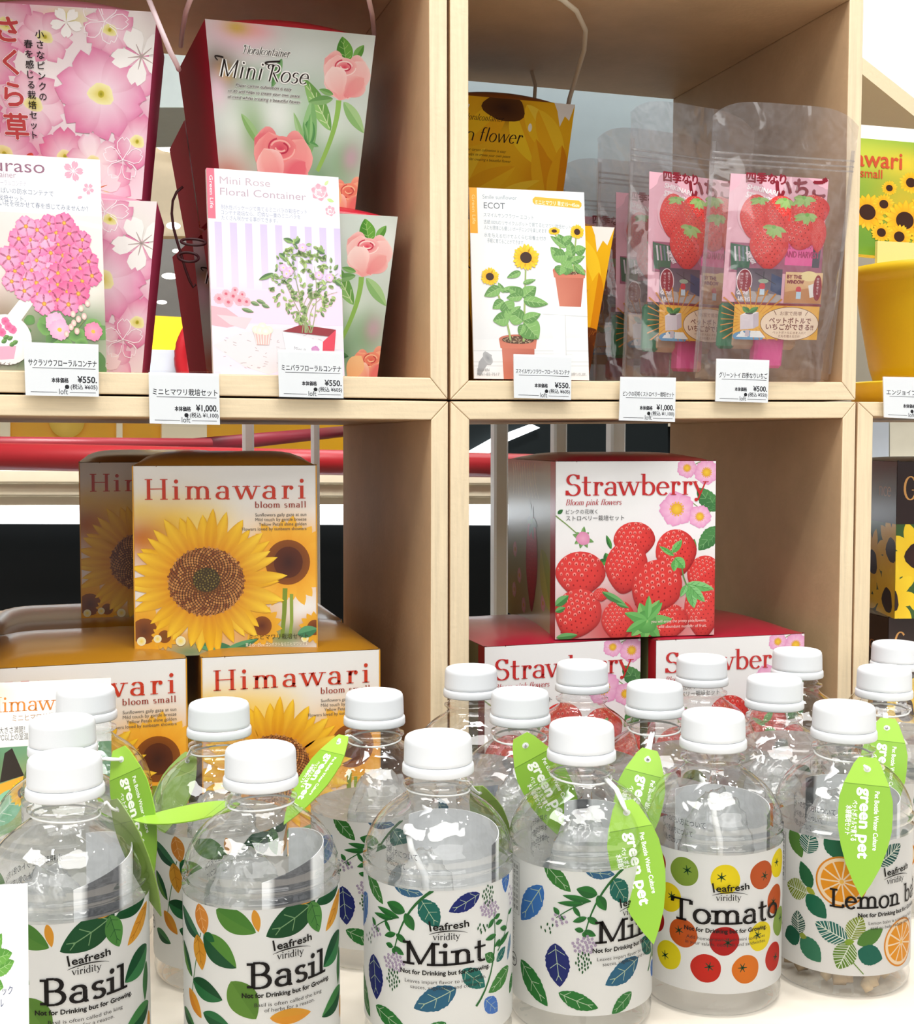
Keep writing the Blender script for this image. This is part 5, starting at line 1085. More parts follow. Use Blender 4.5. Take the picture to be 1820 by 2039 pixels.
# --- what lies inside the front bottles
def inside(key, a0, a1, z0, z1, tilt, dark, R, label):
    p, r = BOT[key]; base = -math.atan2(p.x, p.y); t = thing('instruction_leaflet', label, 'leaflet', p, base, 'folded leaflets inside the front bottles'); m = MB(); n = 26; w = .5
    P = []; C = []
    for i in range(n + 1):
        a = rad(a0 + (a1 - a0) * i / n); rr = (R - 3.5 * (i / n) ** 2) / 1000; z = (z1 + tilt * math.sin(i / n * 2.2)) / 1000
        P += [(rr * math.sin(a), -rr * math.cos(a), z0 / 1000), (rr * math.sin(a), -rr * math.cos(a), z)]; c = H('#5c5d60') if dark[0] <= i / n <= dark[1] else H('#eef0f1'); C += [c, c]
    m.idx(P, [(2 * i, 2 * i + 1, 2 * i + 3, 2 * i + 2) for i in range(n)], C, False); o = m.build('leaflet_sheet', 'matte_paper', t); o.modifiers.new('thick', 'SOLIDIFY').thickness = .0003
    A = Art(60, 30)
    for k in range(3): A.text('水耕栽培セットの使い方について', 2, 6 + 5 * k, 2.4, '#3c4046', width=52 - 8 * k)
    m = MB(); A.clip = (0, 0, 60, 30)
    def fn(x, y, d):
        a = rad(a1 + 20 + x * 1.9); rr = (R - 3.6) / 1000 - d; return Vector((rr * math.sin(a), -rr * math.cos(a), (z1 + 2 - y) / 1000))
    A.lay(m, fn, 3.0, 3e-6); m.build('printed_lines', 'matte_paper', t)
def bag(key, dx, dy, z, sx, sy, sz, seed, label):
    p, r = BOT[key]; q = Vector((p.x + dx / 1000, p.y + dy / 1000, p.z)); r_ = random.Random(seed); m = MB(); n = 44; nz = 30; vs = []; fs = []
    dirs = [(Vector((r_.uniform(-1, 1), r_.uniform(-1, 1), r_.uniform(-1, 1))).normalized(), r_.uniform(5, 13), r_.uniform(0, 6.3)) for _ in range(7)]
    for j in range(nz + 1):
        ph = PI * j / nz
        for i in range(n):
            a = 2 * PI * i / n; d = Vector((math.sin(ph) * math.cos(a), math.sin(ph) * math.sin(a), math.cos(ph))); k = 1 + .10 * math.sin(3 * a + seed) * math.sin(ph)
            for dd, fq, o in dirs: k += .035 * (1 - 2 * abs(math.sin(fq * d.dot(dd) + o)))
            vs.append((sx * k * abs(d.x) ** .9 * math.copysign(1, d.x) / 1000, sy * k * d.y / 1000, (z + sz * d.z * (1 + (k - 1) * .5)) / 1000))
    for j in range(nz):
        for i in range(n): fs.append((j * n + i, j * n + (i + 1) % n, (j + 1) * n + (i + 1) % n, (j + 1) * n + i))
    m.idx(vs, fs, '#f4f6f6', True); o = m.build('substrate_bag', 'milky_film'); o.location = q + UP; tag(o, label, 'bag', 'crumpled plastic bags inside the bottles')
inside('basil', 0, 150, 14, 86, 9, (.06, .32), 27.5, 'grey and white leaflet curled inside the basil bottle next to the mint bottle')
inside('basil_edge', 5, 160, 14, 88, 9, (.05, .3), 27.5, 'grey and white leaflet curled inside the basil bottle behind the notice card')
inside('mint', 60, 215, 14, 90, 5, (.0, .06), 27, 'white leaflet curled inside the mint bottle with its whole name in view')
inside('tomato', 70, 230, 14, 90, 4, (.0, .08), 27, 'white leaflet curled inside the tomato bottle')
inside('mint2', 60, 200, 14, 89, 4, (.8, .9), 27, 'white leaflet curled inside the mint bottle with the hanging tag')
inside('lemon', 70, 230, 14, 90, 4, (.9, 1), 27, 'white leaflet curled inside the lemon balm bottle')
for kk, dx, dy, z, sx, sy, sz, sd, lb in (('basil', -7, 2, 58, 17, 13, 34, 1, 'crumpled clear bag inside the basil bottle next to the mint bottle'), ('basil_edge', -8, 2, 58, 16, 13, 32, 2, 'crumpled clear bag inside the basil bottle behind the notice card'), ('mint', -8, -2, 56, 14, 14, 30, 3, 'crumpled clear bag inside the mint bottle with its whole name in view'),
    ('mint2', 2, 2, 60, 17, 14, 33, 4, 'crumpled clear bag inside the mint bottle with the hanging tag'), ('tomato', 4, 2, 62, 18, 14, 36, 5, 'crumpled clear bag inside the tomato bottle'), ('lemon', -2, 2, 60, 18, 14, 33, 6, 'crumpled clear bag inside the lemon balm bottle'), ('m6', 3, 0, 62, 18, 15, 34, 7, 'crumpled clear bag inside the second-row mint bottle by the wooden cube side'), ('b4', 0, 0, 58, 19, 15, 34, 8, 'crumpled clear bag inside the second-row basil bottle'),
    ('k2', 0, 0, 60, 18, 15, 34, 9, 'crumpled clear bag inside the second-row bottle beside the tagged mint bottle'), ('k5', 0, 0, 60, 18, 15, 33, 10, 'crumpled clear bag inside the second-row bottle behind mint and tomato'), ('k8', 0, 0, 60, 18, 15, 34, 11, 'crumpled clear bag inside the second-row bottle behind tomato and lemon balm')):
    bag(kk, dx, dy, z, sx, sy, sz, sd, lb)
for kk, dx, dy, lean, lb in (('mint', -9, -14, 12, 'white plastic dropper stick inside the mint bottle with its whole name in view'), ('tomato', -3, -14, 6, 'white plastic dropper stick inside the tomato bottle')):
    p, r = BOT[kk]; m = MB(); pts = [Vector((dx / 1000, dy / 1000, .06)), Vector(((dx - lean * .1) / 1000, dy / 1000, .078)), Vector(((dx - lean * .6) / 1000, dy / 1000, .09)), Vector(((dx - lean * .7) / 1000, dy / 1000, .096))]
    m.tube(pts, [.0016, .0017, .0014, .0012], '#f3f5f5'); m.lathe([(.0001, .0), (.0022, .001), (.0026, .003), (.0018, .0048), (.0001, .0052)], 12, '#f3f5f5'); k0 = len(m.v) - 60
    for i in range(k0, len(m.v)): m.v[i] = m.v[i] + pts[-1]
    o = m.build('dropper_stick', 'white_plastic'); o.location = p + UP; tag(o, lb, 'dropper')
p, r = BOT['lemon']; m = MB(); r_ = random.Random(4)
for i in range(46):
    a = r_.uniform(0, 6.28); k = 27 * math.sqrt(r_.random()); M = Matrix.Translation((k * math.cos(a) / 1000, k * math.sin(a) / 1000, (4.5 + r_.uniform(0, 4)) / 1000)) @ Matrix.Rotation(r_.random() * 3, 4, 'Z') @ Matrix.Rotation(r_.random(), 4, 'X')
    q = MB(); q.box((-.003, -.0022, -.002), (.003, .0022, .002), mix('#b59a78', '#d8c4a4', r_.random()), M); m.idx(q.v, q.f, '#c4ab88' if i % 2 else '#ae9472', True)
o = m.build('soil_pellets', 'dull'); o.location = p + UP; tag(o, 'beige soil pellets on the floor of the lemon balm bottle', 'pellets', kind='stuff')
# ------------------------------------------------------------------ green leaf tags
TAGO = [(0, .16), (.05, .25), (.12, .33), (.2, .42), (.3, .49), (.4, .5), (.52, .49), (.65, .42), (.78, .31), (.9, .16), (.97, .05), (1, 0)]
def art_tag(W, L, back):
    A = Art(W, L); G, GL, D = ('#86b534', '#9fce46', '#668f24') if back is not True else ('#7f9d45', '#87a54c', '#6a8838')
    if back == 'plain': G = GL
    T = .19; pts = [(W / 2 + h * W, t * L) for t, h in TAGO if t <= .2] ; top = [(W / 2 - h * W, t * L) for t, h in TAGO if t <= .2][::-1]
    A.poly([(W / 2 + h * W, t * L) for t, h in TAGO] + [(W / 2 - h * W, t * L) for t, h in TAGO[:-1]][::-1], G)
    A.poly(pts + top, GL); A.stroke([(W * .09, L * .2), (W * .91, L * .2)], .35, D)
    A.ell(W / 2, L * .085, W * .07, W * .06, '#d8dcd4', n=14)
    if back is False:
        A.text('green pet', W * .40, L * .225, W * .21, '#fbfff2', rot=90, width=L * .5, bold=.05)
        A.text('Pet Bottle Water Culture', W * .66, L * .24, W * .085, '#fbfff2', rot=90, width=L * .42, bold=.03)
        A.text('ペットボトルで育てる', W * .26, L * .32, W * .085, '#fbfff2', rot=90, width=L * .29, bold=.03); A.text('水耕栽培セット', W * .15, L * .36, W * .085, '#fbfff2', rot=90, width=L * .21, bold=.03)
    return A
TM = {}
def tag_mesh(back):
    if back not in TM:
        W, L = 24, 63; A = art_tag(W, L, back); m = MB()
        n = len(TAGO); f = [((h * W) / 1000, -.0000, -t * L / 1000) for t, h in TAGO] + [((-h * W) / 1000, 0, -t * L / 1000) for t, h in TAGO[:-1]][::-1]
        b = [(x, .0005, z) for x, y, z in f]; N = len(f); g = '#98c63c' if back is not True else '#7f9d45'
        tr = tessellate_polygon([[Vector((x, z, 0)) for x, y, z in f]])
        m.idx(f + b, [tuple(q) for q in tr] + [tuple(N + k for k in q[::-1]) for q in tr] + [(i, N + i, N + (i + 1) % N, (i + 1) % N) for i in range(N)], g, False)
        A.lay(m, lambda x, y, d: Vector(((x - W / 2) / 1000, -2e-5 - d, -y / 1000)), None, 4e-6); TM[back] = m.build('tag_card', 'coated_card')
        TM[back].hide_render = True
    return TM[back]
def leaf_tag(label, top, Yt, tip, Yp, roll, key, back=False, scale=1.0):
    a = at(*top, Yt); b = at(*tip, Yp); ax = (b - a).normalized(); n = (-(a + b) / 2).normalized(); n = (n - ax * n.dot(ax)).normalized(); n = Matrix.Rotation(rad(roll), 3, ax) @ n
    x = n.cross(ax); R3 = Matrix((x, -n, -ax)).transposed()
    t = thing('leaf_tag', label, 'tag', a, 0, 'green leaf tags on the bottles'); t.rotation_euler = R3.to_euler(); t.scale = (scale,) * 3
    src = tag_mesh(back); c = src.copy(); COL.objects.link(c); c.parent = t; c.hide_render = False; c.name = 'tag_card'
    if key:
        p, r = BOT[key]; ctr = p + Vector((0, 0, .1122)); hole = a + ax * .0054 * scale; d = hole - ctr; d.z = 0; d.normalize(); m = MB(); inv = (Matrix.Translation(a) @ R3.to_4x4() @ Matrix.Scale(scale, 4)).inverted()
        ring = [ctr + Vector((math.cos(g) * .0139, math.sin(g) * .0139, -.001 * (1 + math.cos(g - math.atan2(d.y, d.x))))) for g in [2 * PI * i / 28 for i in range(28)]]
        m.tube([inv @ q for q in ring], .00055, '#f4f5f2', 6, True); s0 = ctr + d * .0142; k = (s0 + hole) / 2 + Vector((0, 0, .003)) + n * .001
        for off in (.0007, -.0007):
            o = Vector((-d.y, d.x, 0)) * off; pts = [s0 + o, s0 * .5 + k * .5 + o, k + o, k * .4 + hole * .6 + n * .0012 + o, hole + n * .0008, hole - n * .0008]; m.tube([inv @ q for q in pts], .00075, '#f7f8f5', 6)
        m.build('tag_string', 'cord', t)
    return t
leaf_tag('large green leaf tag hanging over the name of the mint bottle beside the tomato bottle', (1243, 1594), .512, (1303, 1888), .492, 0, 'mint2')
leaf_tag('green leaf tag hanging straight in front of the lemon balm bottle', (1728, 1508), .503, (1716, 1776), .490, 0, 'lemon', scale=1.02)
leaf_tag('green leaf tag hanging in the gap between the tagged mint bottle and the tomato bottle', (1294, 1492), .567, (1240, 1740), .548, 0, 'k5')
leaf_tag('green leaf tag sticking out beside the cap of the tagged mint bottle', (1036, 1465), .570, (1156, 1690), .556, 0, 'k2')
leaf_tag('green leaf tag partly behind the cap of the lemon balm bottle', (1768, 1430), .568, (1745, 1660), .550, 10, 'k11')
leaf_tag('green leaf tag slanting down between the front basil cap and the second-row mint bottle', (684, 1464), .606, (566, 1640), .585, 48, 'm6', scale=.85)
leaf_tag('narrow green leaf tag hanging behind the basil bottle with the notice card', (236, 1490), .600, (302, 1752), .575, 42, 'l2')
leaf_tag('bright lime tag lying flat across the second-row basil bottle', (470, 1606), .548, (283, 1630), .580, 70, 'basil', 'plain', .9)
leaf_tag('dark back of a leaf tag beside the neck of the second-row basil bottle', (380, 1500), .652, (312, 1650), .640, 25, 'b4', True, .8)
leaf_tag('dark back of a small leaf tag behind the shoulder of the front mint bottle', (950, 1566), .556, (1004, 1700), .565, 30, 'mint', True, .72)
leaf_tag('grey-green back of a leaf tag at the shoulder of the edge basil bottle', (226, 1592), .546, (306, 1790), .538, 64, 'basil_edge', True, .85)
for o in list(TM.values()): bpy.data.objects.remove(o)
# ------------------------------------------------------------------ folding cartons in the lower cubes
BH, BD = .1163, .129
def plane_fn(x0, z0, w, h, W, Ht, y=0.0):
    return lambda x, y_, d: Vector((x0 + x / w * W, y - 2e-5 - d, z0 + (1 - y_ / h) * Ht))
def carton(name, label, group, W, Hh, D, art, side_art, side, top, toplow, bow, src=None):
    t = thing(name, label, 'box', (0, 0, 0), 0, group)
    m = MB(); m.box((-W / 2, 0, 0), (W / 2, D, Hh), side)
    art.lay(m, plane_fn(-W / 2, 0, art.w, art.h, W, Hh))
    if side_art:
        m2 = MB(); side_art.lay(m2, lambda x, y, d: Vector((-W / 2 - 2e-5 - d, D * (1 - x / side_art.w), (1 - y / side_art.h) * Hh)))
        m.v_off = len(m.v); i = len(m.v); m.v += m2.v; m.f += [tuple(i + k for k in f) for f in m2.f]; m.c += m2.c; m.smooth += m2.smooth
    m.build('carton_body', 'glossy_card', t)
    m = MB(); nx, ny = 18, 14; P = []
    for j in range(ny + 1):
        for i in range(nx + 1):
            u = 2 * i / nx - 1; v = j / ny; b = bow * math.sin(PI * min(1, v * .9 + .1 * v)) ** .55 * (1 - abs(u) ** 7) if 0 < j < ny else 0
            P.append((W / 2 * u, D * v, Hh + .0003 + b))
    m.idx(P, [(j * (nx + 1) + i, j * (nx + 1) + i + 1, (j + 1) * (nx + 1) + i + 1, (j + 1) * (nx + 1) + i) for j in range(ny) for i in range(nx)], top)
    for sx in (-1, 1): m.box((sx * W / 2 - .0012 if sx > 0 else -W / 2, .0, Hh - .0002), (W / 2 if sx > 0 else -W / 2 + .0012, .001, Hh + .0008), toplow)
    m.box((-W / 2 + .014, -.0002, Hh - .0004), (-W / 2 + .0145, .0003, Hh + .0006), toplow)
    m.build('top_flap', 'glossy_card', t); return t
def put(t, pl, pr, z0):
    """stand a carton with its lower front corners at the two floor points"""
    c = (pl + pr) / 2; t.location = Vector((c.x, c.y, z0)) + UP; t.rotation_euler = (0, 0, math.atan2(pr.y - pl.y, pr.x - pl.x)); return t
ZB = FLOOR_L; ZT = ZB + BH
GH = 'yellow sunflower seed boxes'; GS = 'red and white strawberry seed boxes'
hb = carton('seed_box', 'yellow sunflower box standing upright in front on top of the stack', GH, .1112, BH, BD, art_himawari(), None, '#b4791c', '#a8741c', '#7a5412', .0085)
put(hb, atZ(268, 1310, ZT), atZ(633, 1298, ZT), ZT + .0003)
def hcopy(src, x, y, rz, z, lab, grp):
    r = dup(src, Vector((x, y, z)), rz, lab, grp); return r
q = atZ(162, 1250, ZT); hcopy(hb, q.x + .0556, q.y, rad(-1.5), ZT + .0003, 'yellow sunflower box half hidden behind the front upright one', GH)
q = atZ(372, 1313, ZT); hcopy(hb, q.x - .0556, q.y - .0015, rad(1.5), ZB + .0005, 'bottom yellow sunflower box with the info card leaning on it', GH)
qa, qb = atZ(402, 1312, ZT), atZ(755, 1295, ZT); hcopy(hb, (qa.x + qb.x) / 2, (qa.y + qb.y) / 2, math.atan2(qb.y - qa.y, qb.x - qa.x), ZB + .0005, 'bottom yellow sunflower box against the wooden cube wall', GH)
hcopy(hb, .006, .8995, rad(1), ZB + .0005, 'rear bottom yellow sunflower box showing only its shiny lid', GH)
hcopy(hb, .136, .8995, rad(-1), ZB + .0005, 'rear bottom yellow sunflower box behind the one at the cube wall', GH)
for o in hb.children: pass
sb = carton('seed_box', 'strawberry box standing upright on top of two others', GS, .1112, .1172, .134, art_strawberry(), art_strawberry_side(), '#8f9360', '#a81c34', '#6a0f1c', .0055)
put(sb, atZ(1105, 1277, ZT), atZ(1422, 1267, ZT), ZT + .0012)
qa, qb = atZ(966, 1287, ZT), atZ(1277, 1270, ZT); hcopy(sb, (qa.x + qb.x) / 2, (qa.y + qb.y) / 2 + .001, math.atan2(qb.y - qa.y, qb.x - qa.x), ZB + .0001, 'bottom strawberry box beside the wooden upright between the cubes', GS)
qa, qb = atZ(1310, 1275, ZT), atZ(1604, 1260, ZT); hcopy(sb, (qa.x + qb.x) / 2, (qa.y + qb.y) / 2 + .002, math.atan2(qb.y - qa.y, qb.x - qa.x) - .02, ZB + .0001, 'bottom strawberry box partly under the upright one, away from the middle upright', GS)
for t in [o for o in bpy.data.objects if o.get('group') in (GS,) and o != sb]: t.scale = (1, .97, .985)
# dark flower boxes at the picture edge
A1, A2 = art_darkfront(130), art_darkfront(100)
db = carton('flower_box', 'dark brown box with yellow flowers and gold lettering below the planter', 'dark flower boxes', .11, BH, .10, A1, A2, '#2c1a18', '#241414', '#120808', .003)
q = atZ(1781, 1233, ZT); r = rad(-14); db.location = Vector((q.x + .055 * math.cos(r), q.y + .055 * math.sin(r) , ZT + .0004)) + UP; db.rotation_euler = (0, 0, r)
hcopy(db, q.x + .055, q.y + .004, rad(-3), ZB + .0001, 'dark brown box under the one with the gold letter', 'dark flower boxes')
# ------------------------------------------------------------------ tapered gift buckets with wire handles in the upper cubes
def bucket(label, group, quad, Y, H_, z0, D, art, side, top, yaw=0.0, X_mid=None, handle=None, flare=0.0):
    t = thing('gift_bucket', label, 'gift box', (0, 0, 0), yaw, group)
    Wt, Wb = quad; m = MB(); Dt, Db = D, D * .76
    def P(u, v, f): # u -1..1, v 0 bottom..1 top, f 0 front 1 back
        w = (Wb + (Wt - Wb) * v) * (1 + flare * f); d = Db + (Dt - Db) * v; return Vector((u * w / 2, (Dt - d) / 2 + f * d, v * H_))
    c = [P(-1, 0, 0), P(1, 0, 0), P(1, 1, 0), P(-1, 1, 0)]; b = [P(-1, 0, 1), P(1, 0, 1), P(1, 1, 1), P(-1, 1, 1)]
    m.hexa(c, b, side)
    art.lay(m, lambda x, y, d: P(2 * x / art.w - 1, 1 - y / art.h, 0) + Vector((0, -2e-5 - d, 0)))
    m.build('bucket_body', 'bucket_card', t)
    for fy, hgt, col in ((.0, .007, top), (Dt * .42, .011, top)):    # two curved lid flaps
        m = MB(); n = 16; f = []; 
        for i in range(n + 1):
            u = 2 * i / n - 1; f += [(u * Wt / 2, fy + .0006, H_), (u * Wt / 2 * .98, fy + .010, H_ + hgt * (1 - u * u)), (u * Wt / 2 * .95, fy + Dt * .5, H_ + hgt * .8 * (1 - u * u))]
        m.idx(f, [(3 * i + k, 3 * i + 3 + k, 3 * i + 4 + k, 3 * i + 1 + k) for i in range(n) for k in range(2)], col); o = m.build('lid_flap', 'coated_card', t); o.modifiers.new('thick', 'SOLIDIFY').thickness = .0006
    if handle:
        hx, hz, lean, hcol = handle; m = MB(); pts = []
        for i in range(29):
            a = PI * i / 28; pts.append(Vector((Wt / 2 * .985 * math.cos(a) * (1 + .10 * math.sin(a)), Dt * .5 + lean * math.sin(a), H_ * .97 + hz * math.sin(a) ** .5)))
        m.tube(pts, .0016, hcol, 8); m.build('wire_handle', 'cord', t)
        for sx in (-1, 1):
            m = MB(); x = sx * (Wt / 2 + .0012); m.tube([(x, Dt * .5 + .004 * math.cos(g), H_ * .86 + .005 * math.sin(g)) for g in [2 * PI * i / 12 for i in range(12)]], .0011, '#3a1418', 6, True); m.build('wire_loop', 'cord', t)
    return t
def bplace(t, x, y, z): t.location = Vector((x, y, z)) + UP
CW = '#e9cdcd'
AR_, AS_, AY_ = art_rose(), art_sakura(), art_suncontainer()
ZU = FLOOR_U + .0004
xr_ = at(748, 72, .790).x; xl_ = at(408, 38, .790).x
def drop_handle(t):
    for o in [c for c in t.children if c.name.startswith('wire_handle')]: bpy.data.objects.remove(o)
rb = bucket('mini rose gift bucket, uppermost, with red side and pale wire handle', 'floral gift buckets', (xr_ - xl_, (xr_ - xl_) * .79), .79, .1100, 0, .112, AR_, '#b31a38', '#c02438', 0, flare=.12)
bplace(rb, (xl_ + xr_) / 2, .790, ZU + .1075)
inv = Matrix.Translation(rb.location - UP).inverted(); m = MB(); pts = [at(360, 92, .868), at(363, 62, .85), at(370, 24, .80), at(380, -4, .77), at(430, -22, .748), at(560, -26, .744), at(690, -22, .748), at(733, -8, .765), at(741, 28, .80), at(745, 66, .842), at(744, 90, .85)]
m.tube([inv @ p for p in pts], .0016, CW, 8); m.build('wire_handle', 'cord', rb)
x2 = at(792, 432, .776).x
r2 = dup(rb, Vector((x2 - .0525, .776, ZU)), 0, 'mini rose gift bucket standing on the shelf behind the rose info card', 'floral gift buckets'); drop_handle(r2); r2.scale = (.985, .9, .93)
r3 = dup(rb, Vector(((xl_ + xr_) / 2 + .001, .903, ZU)), 0, 'dark red gift bucket low in the second row behind the rose buckets', 'floral gift buckets'); drop_handle(r3); r3.scale = (.985, .82, .93)
r4 = dup(rb, Vector(((xl_ + xr_) / 2 - .004, .905, ZU + .1075)), rad(-2), 'dark red gift bucket high in the second row behind the rose buckets', 'floral gift buckets'); drop_handle(r4); r4.scale = (.97, .82, .70)
xs = at(313, 28, .783).x
sk = bucket('pink primrose gift bucket, uppermost, with red lettering and a fallen pale handle', 'floral gift buckets', (.109, .109 * .80), .785, .1087, 0, .09, AS_, '#c04a72', '#d98aa2', rad(-7))
bplace(sk, xs - .0543, .789, ZU + .1075)
m = MB(); pts = [at(270, -60, .80), at(297, 0, .775), at(322, 62, .768), at(340, 105, .770), at(352, 128, .778), at(356, 138, .79)]; inv = (Matrix.Translation(sk.location - UP) @ Matrix.Rotation(rad(-7), 4, 'Z')).inverted()
m.tube([inv @ p for p in pts], .0016, '#ecd5da', 8); m.build('wire_handle', 'cord', sk)
xs2 = at(313, 398, .770).x
s2 = dup(sk, Vector((xs2 - .0535, .776, ZU)), rad(-7), 'pink primrose gift bucket standing on the shelf behind the primrose info card', 'floral gift buckets'); drop_handle(s2); s2.scale = (.985, .98, .94)
xy = at(1225, 452, .775).x
yb = bucket('yellow sunflower gift bucket standing on the shelf behind the smile sunflower card', 'floral gift buckets', (.107, .107 * .74), .775, .1030, 0, .092, AY_, '#a87a14', '#7a4a14', 0)
bplace(yb, xy - .0535, .776, ZU)
y2 = dup(yb, Vector((xy - .0535 + .012, .885, ZU)), 0, 'yellow sunflower gift bucket hidden in the second row below the uppermost one', 'floral gift buckets')
xt = at(1145, 208, .886).x
yt = bucket('yellow sunflower gift bucket, uppermost, with a tall pale wire handle', 'floral gift buckets', (.1085, .0875), .886, .1040, 0, .094, AY_, '#b8861a', '#8a4a18', 0)
bplace(yt, xt - .0542, .886, ZU + .1085); inv = Matrix.Translation(yt.location - UP).inverted()
m = MB(); pts = [at(1060, -26, .730), at(1090, -14, .740), at(1118, -2, .752), at(1148, 22, .775), at(1166, 60, .81), at(1163, 100, .84), at(1148, 150, .875), at(1134, 196, .897), at(1128, 230, .902)]; m.tube([inv @ p for p in pts], .0017, '#d9cbb4', 8); m.build('wire_handle', 'cord', yt)
m = MB(); pts = [at(880, 96, .955), at(935, 86, .955), at(985, 88, .955), at(1030, 106, .955), at(1058, 140, .955), at(1066, 170, .955), at(1064, 200, .955), at(1062, 230, .955)]; m.tube([inv @ p for p in pts], .0015, '#c4b49c', 8); m.build('wire_handle', 'cord', yt)
# loose wire hooks at the side of the rose buckets
pp = [(364, 372), (352, 382), (344, 400), (342, 425), (345, 452), (352, 478), (360, 505), (369, 535), (378, 560), (385, 572), (390, 566)]
P2 = [at(x, y, .842) for x, y in pp]; c = P2[0]; m = MB(); m.tube([p - c for p in P2], .0009, '#4a2226', 8); o = m.build('wire_loop_handle', 'cord'); o.location = c + UP
tag(o, 'long dark wire loop hanging at the side of the second-row rose buckets', 'wire')
for cx, cy, rx, ry, lab in ((385, 482, 24, 8, 'small dark wire ring at the red bucket side, upper of two'), (375, 512, 20, 11, 'small dark wire ring at the red bucket side, lower of two')):
    c = at(cx, cy, .80); k = c.dot(AF) / F_PX; m = MB(); m.tube([Vector((rx * k * math.cos(g), .004 * math.sin(g), ry * k * math.sin(g))) for g in [2 * PI * i / 24 for i in range(24)]], .0009, '#3a1a1e', 8, True); o = m.build('wire_ring', 'cord'); o.location = c + UP; tag(o, lab, 'wire')
# ------------------------------------------------------------------ printed info cards
def on_plane(px, a, b, c):
    n = (b - a).cross(c - a); d = ray(*px); return d * (n.dot(a) / n.dot(d))
def info_card(label, quad, Y, art, thick, z_bot=None, Yt=None, name='info_card', edge='#f3f1ee', cat='info card', w=None, h=None):
    """stands on its lower edge: quad TL, TR, BR, BL in pixels; leans back to depth Yt at its upper edge"""
    bl, br = at(*quad[3], Y), at(*quad[2], Y); tl, tr = at(*quad[0], Yt or Y), at(*quad[1], Yt or Y)
    if z_bot is not None: bl.z = br.z = z_bot
    tr = on_plane(quad[1], bl, br, tl)
    c = (bl + br) / 2; t = thing(name, label, cat, c); q = [p - c for p in (bl, br, tr, tl)]; m = MB(); d = Vector((0, thick, 0)); m.hexa(q, [p + d for p in q], edge)
    nrm = (q[1] - q[0]).cross(q[3] - q[0]).normalized()
    if nrm.y > 0: nrm = -nrm
    def fn(x, y, dd):
        u = x / art.w; v = 1 - y / art.h; return (q[0] * (1 - u) + q[1] * u) * (1 - v) + (q[3] * (1 - u) + q[2] * u) * v + nrm * (2e-5 + dd)
    art.lay(m, fn); m.build('printed_board', 'coated_card', t); return t
info_card('white rose info card with a potted miniature rose in front of the rose bucket', ((411, 334), (674, 353), (686, 748), (425, 741)), .752, art_rose_card(), .006, ZU, .760)
info_card('white primrose info card with a ball of pink blossoms at the picture edge', ((-71, 302), (199, 318), (213, 746), (-50, 742)), .750, art_sakura_card(), .002, ZU, .757)
info_card('white sunflower info card with two potted sunflowers', ((934, 373), (1163, 383), (1173, 753), (944, 750)), .750, art_ecot_card(), .0015, ZU, .756)
def art_himacard():
    A = Art(285, 404, '#f3f2ef'); A.blobs(0, 0, 285, 108, 14, 8, '#faf9f7', [(58, 20, 30, 24, '#f6ecc8', .8)])
    A.pen('Himawari', 34, 50, 26, '#e8903a', .15, .05, .1, .05, width=190); A.text('ミニヒマワリ栽培セット', 86, 66, 9, '#b88a5a', width=130); A.text('小さな体に大きさ満開！！ミニヒマワリ', 12, 86, 9, '#5a544c', width=170); A.text('発芽には20℃以上の室温があれば大丈夫です', 12, 98, 9, '#5a544c', width=190)
    A.blobs(0, 110, 285, 404, 24, 24, '#6aa07a', [(30, 150, 40, 40, '#3a5a34', .9), (150, 200, 90, 60, '#e8b83a', .6)])
    A.poly([(70, 120), (85, 112), (108, 160), (60, 170)], '#2e241c'); A.poly([(60, 172), (110, 160), (112, 190), (60, 196)], '#f0b034'); A.leaf(40, 240, 110, 180, 50, '#7ab894', '#8fc8a4', '#cfe6d4')
    A.sunflower(104, 190, 26, 9, 20, '#e8a010', '#f8ca20', '#fddc40', '#4a2a10', 0, wide=1.3); return A
info_card('white and orange sunflower info card leaning against the bottom yellow box', ((-64, 1363), (221, 1350), (221, 1600), (-64, 1610)), .728, art_himacard(), .0012, TABLE + .0005, .737)
def art_notice():
    A = Art(200, 520, '#f6f6f8'); 
    for x0, y0, x1, y1 in ((120, 112, 148, 70), (128, 128, 172, 112), (120, 140, 150, 150), (126, 108, 168, 100), (120, 150, 140, 168), (110, 110, 100, 80)): A.leaf(x0, y0, x1, y1, 24, '#6fae4a', '#5a9a3c', '#a9d48a', .14)
    A.stroke([(122, 180), (120, 110)], 4, '#6fae4a'); A.text('セラミック', 168, 160, 10, '#3a4a78', 'r', width=58); A.text('ボトル', 150, 178, 10, '#3a4a78', 'r', width=36); return A
info_card('white notice card with a green sprig in front of the edge basil bottle', ((-150, 1772), (55, 1761), (55, 2086), (-150, 2100)), .432, art_notice(), .0012, TABLE + .0005, .437, 'notice_card', '#ffffff', 'notice card')
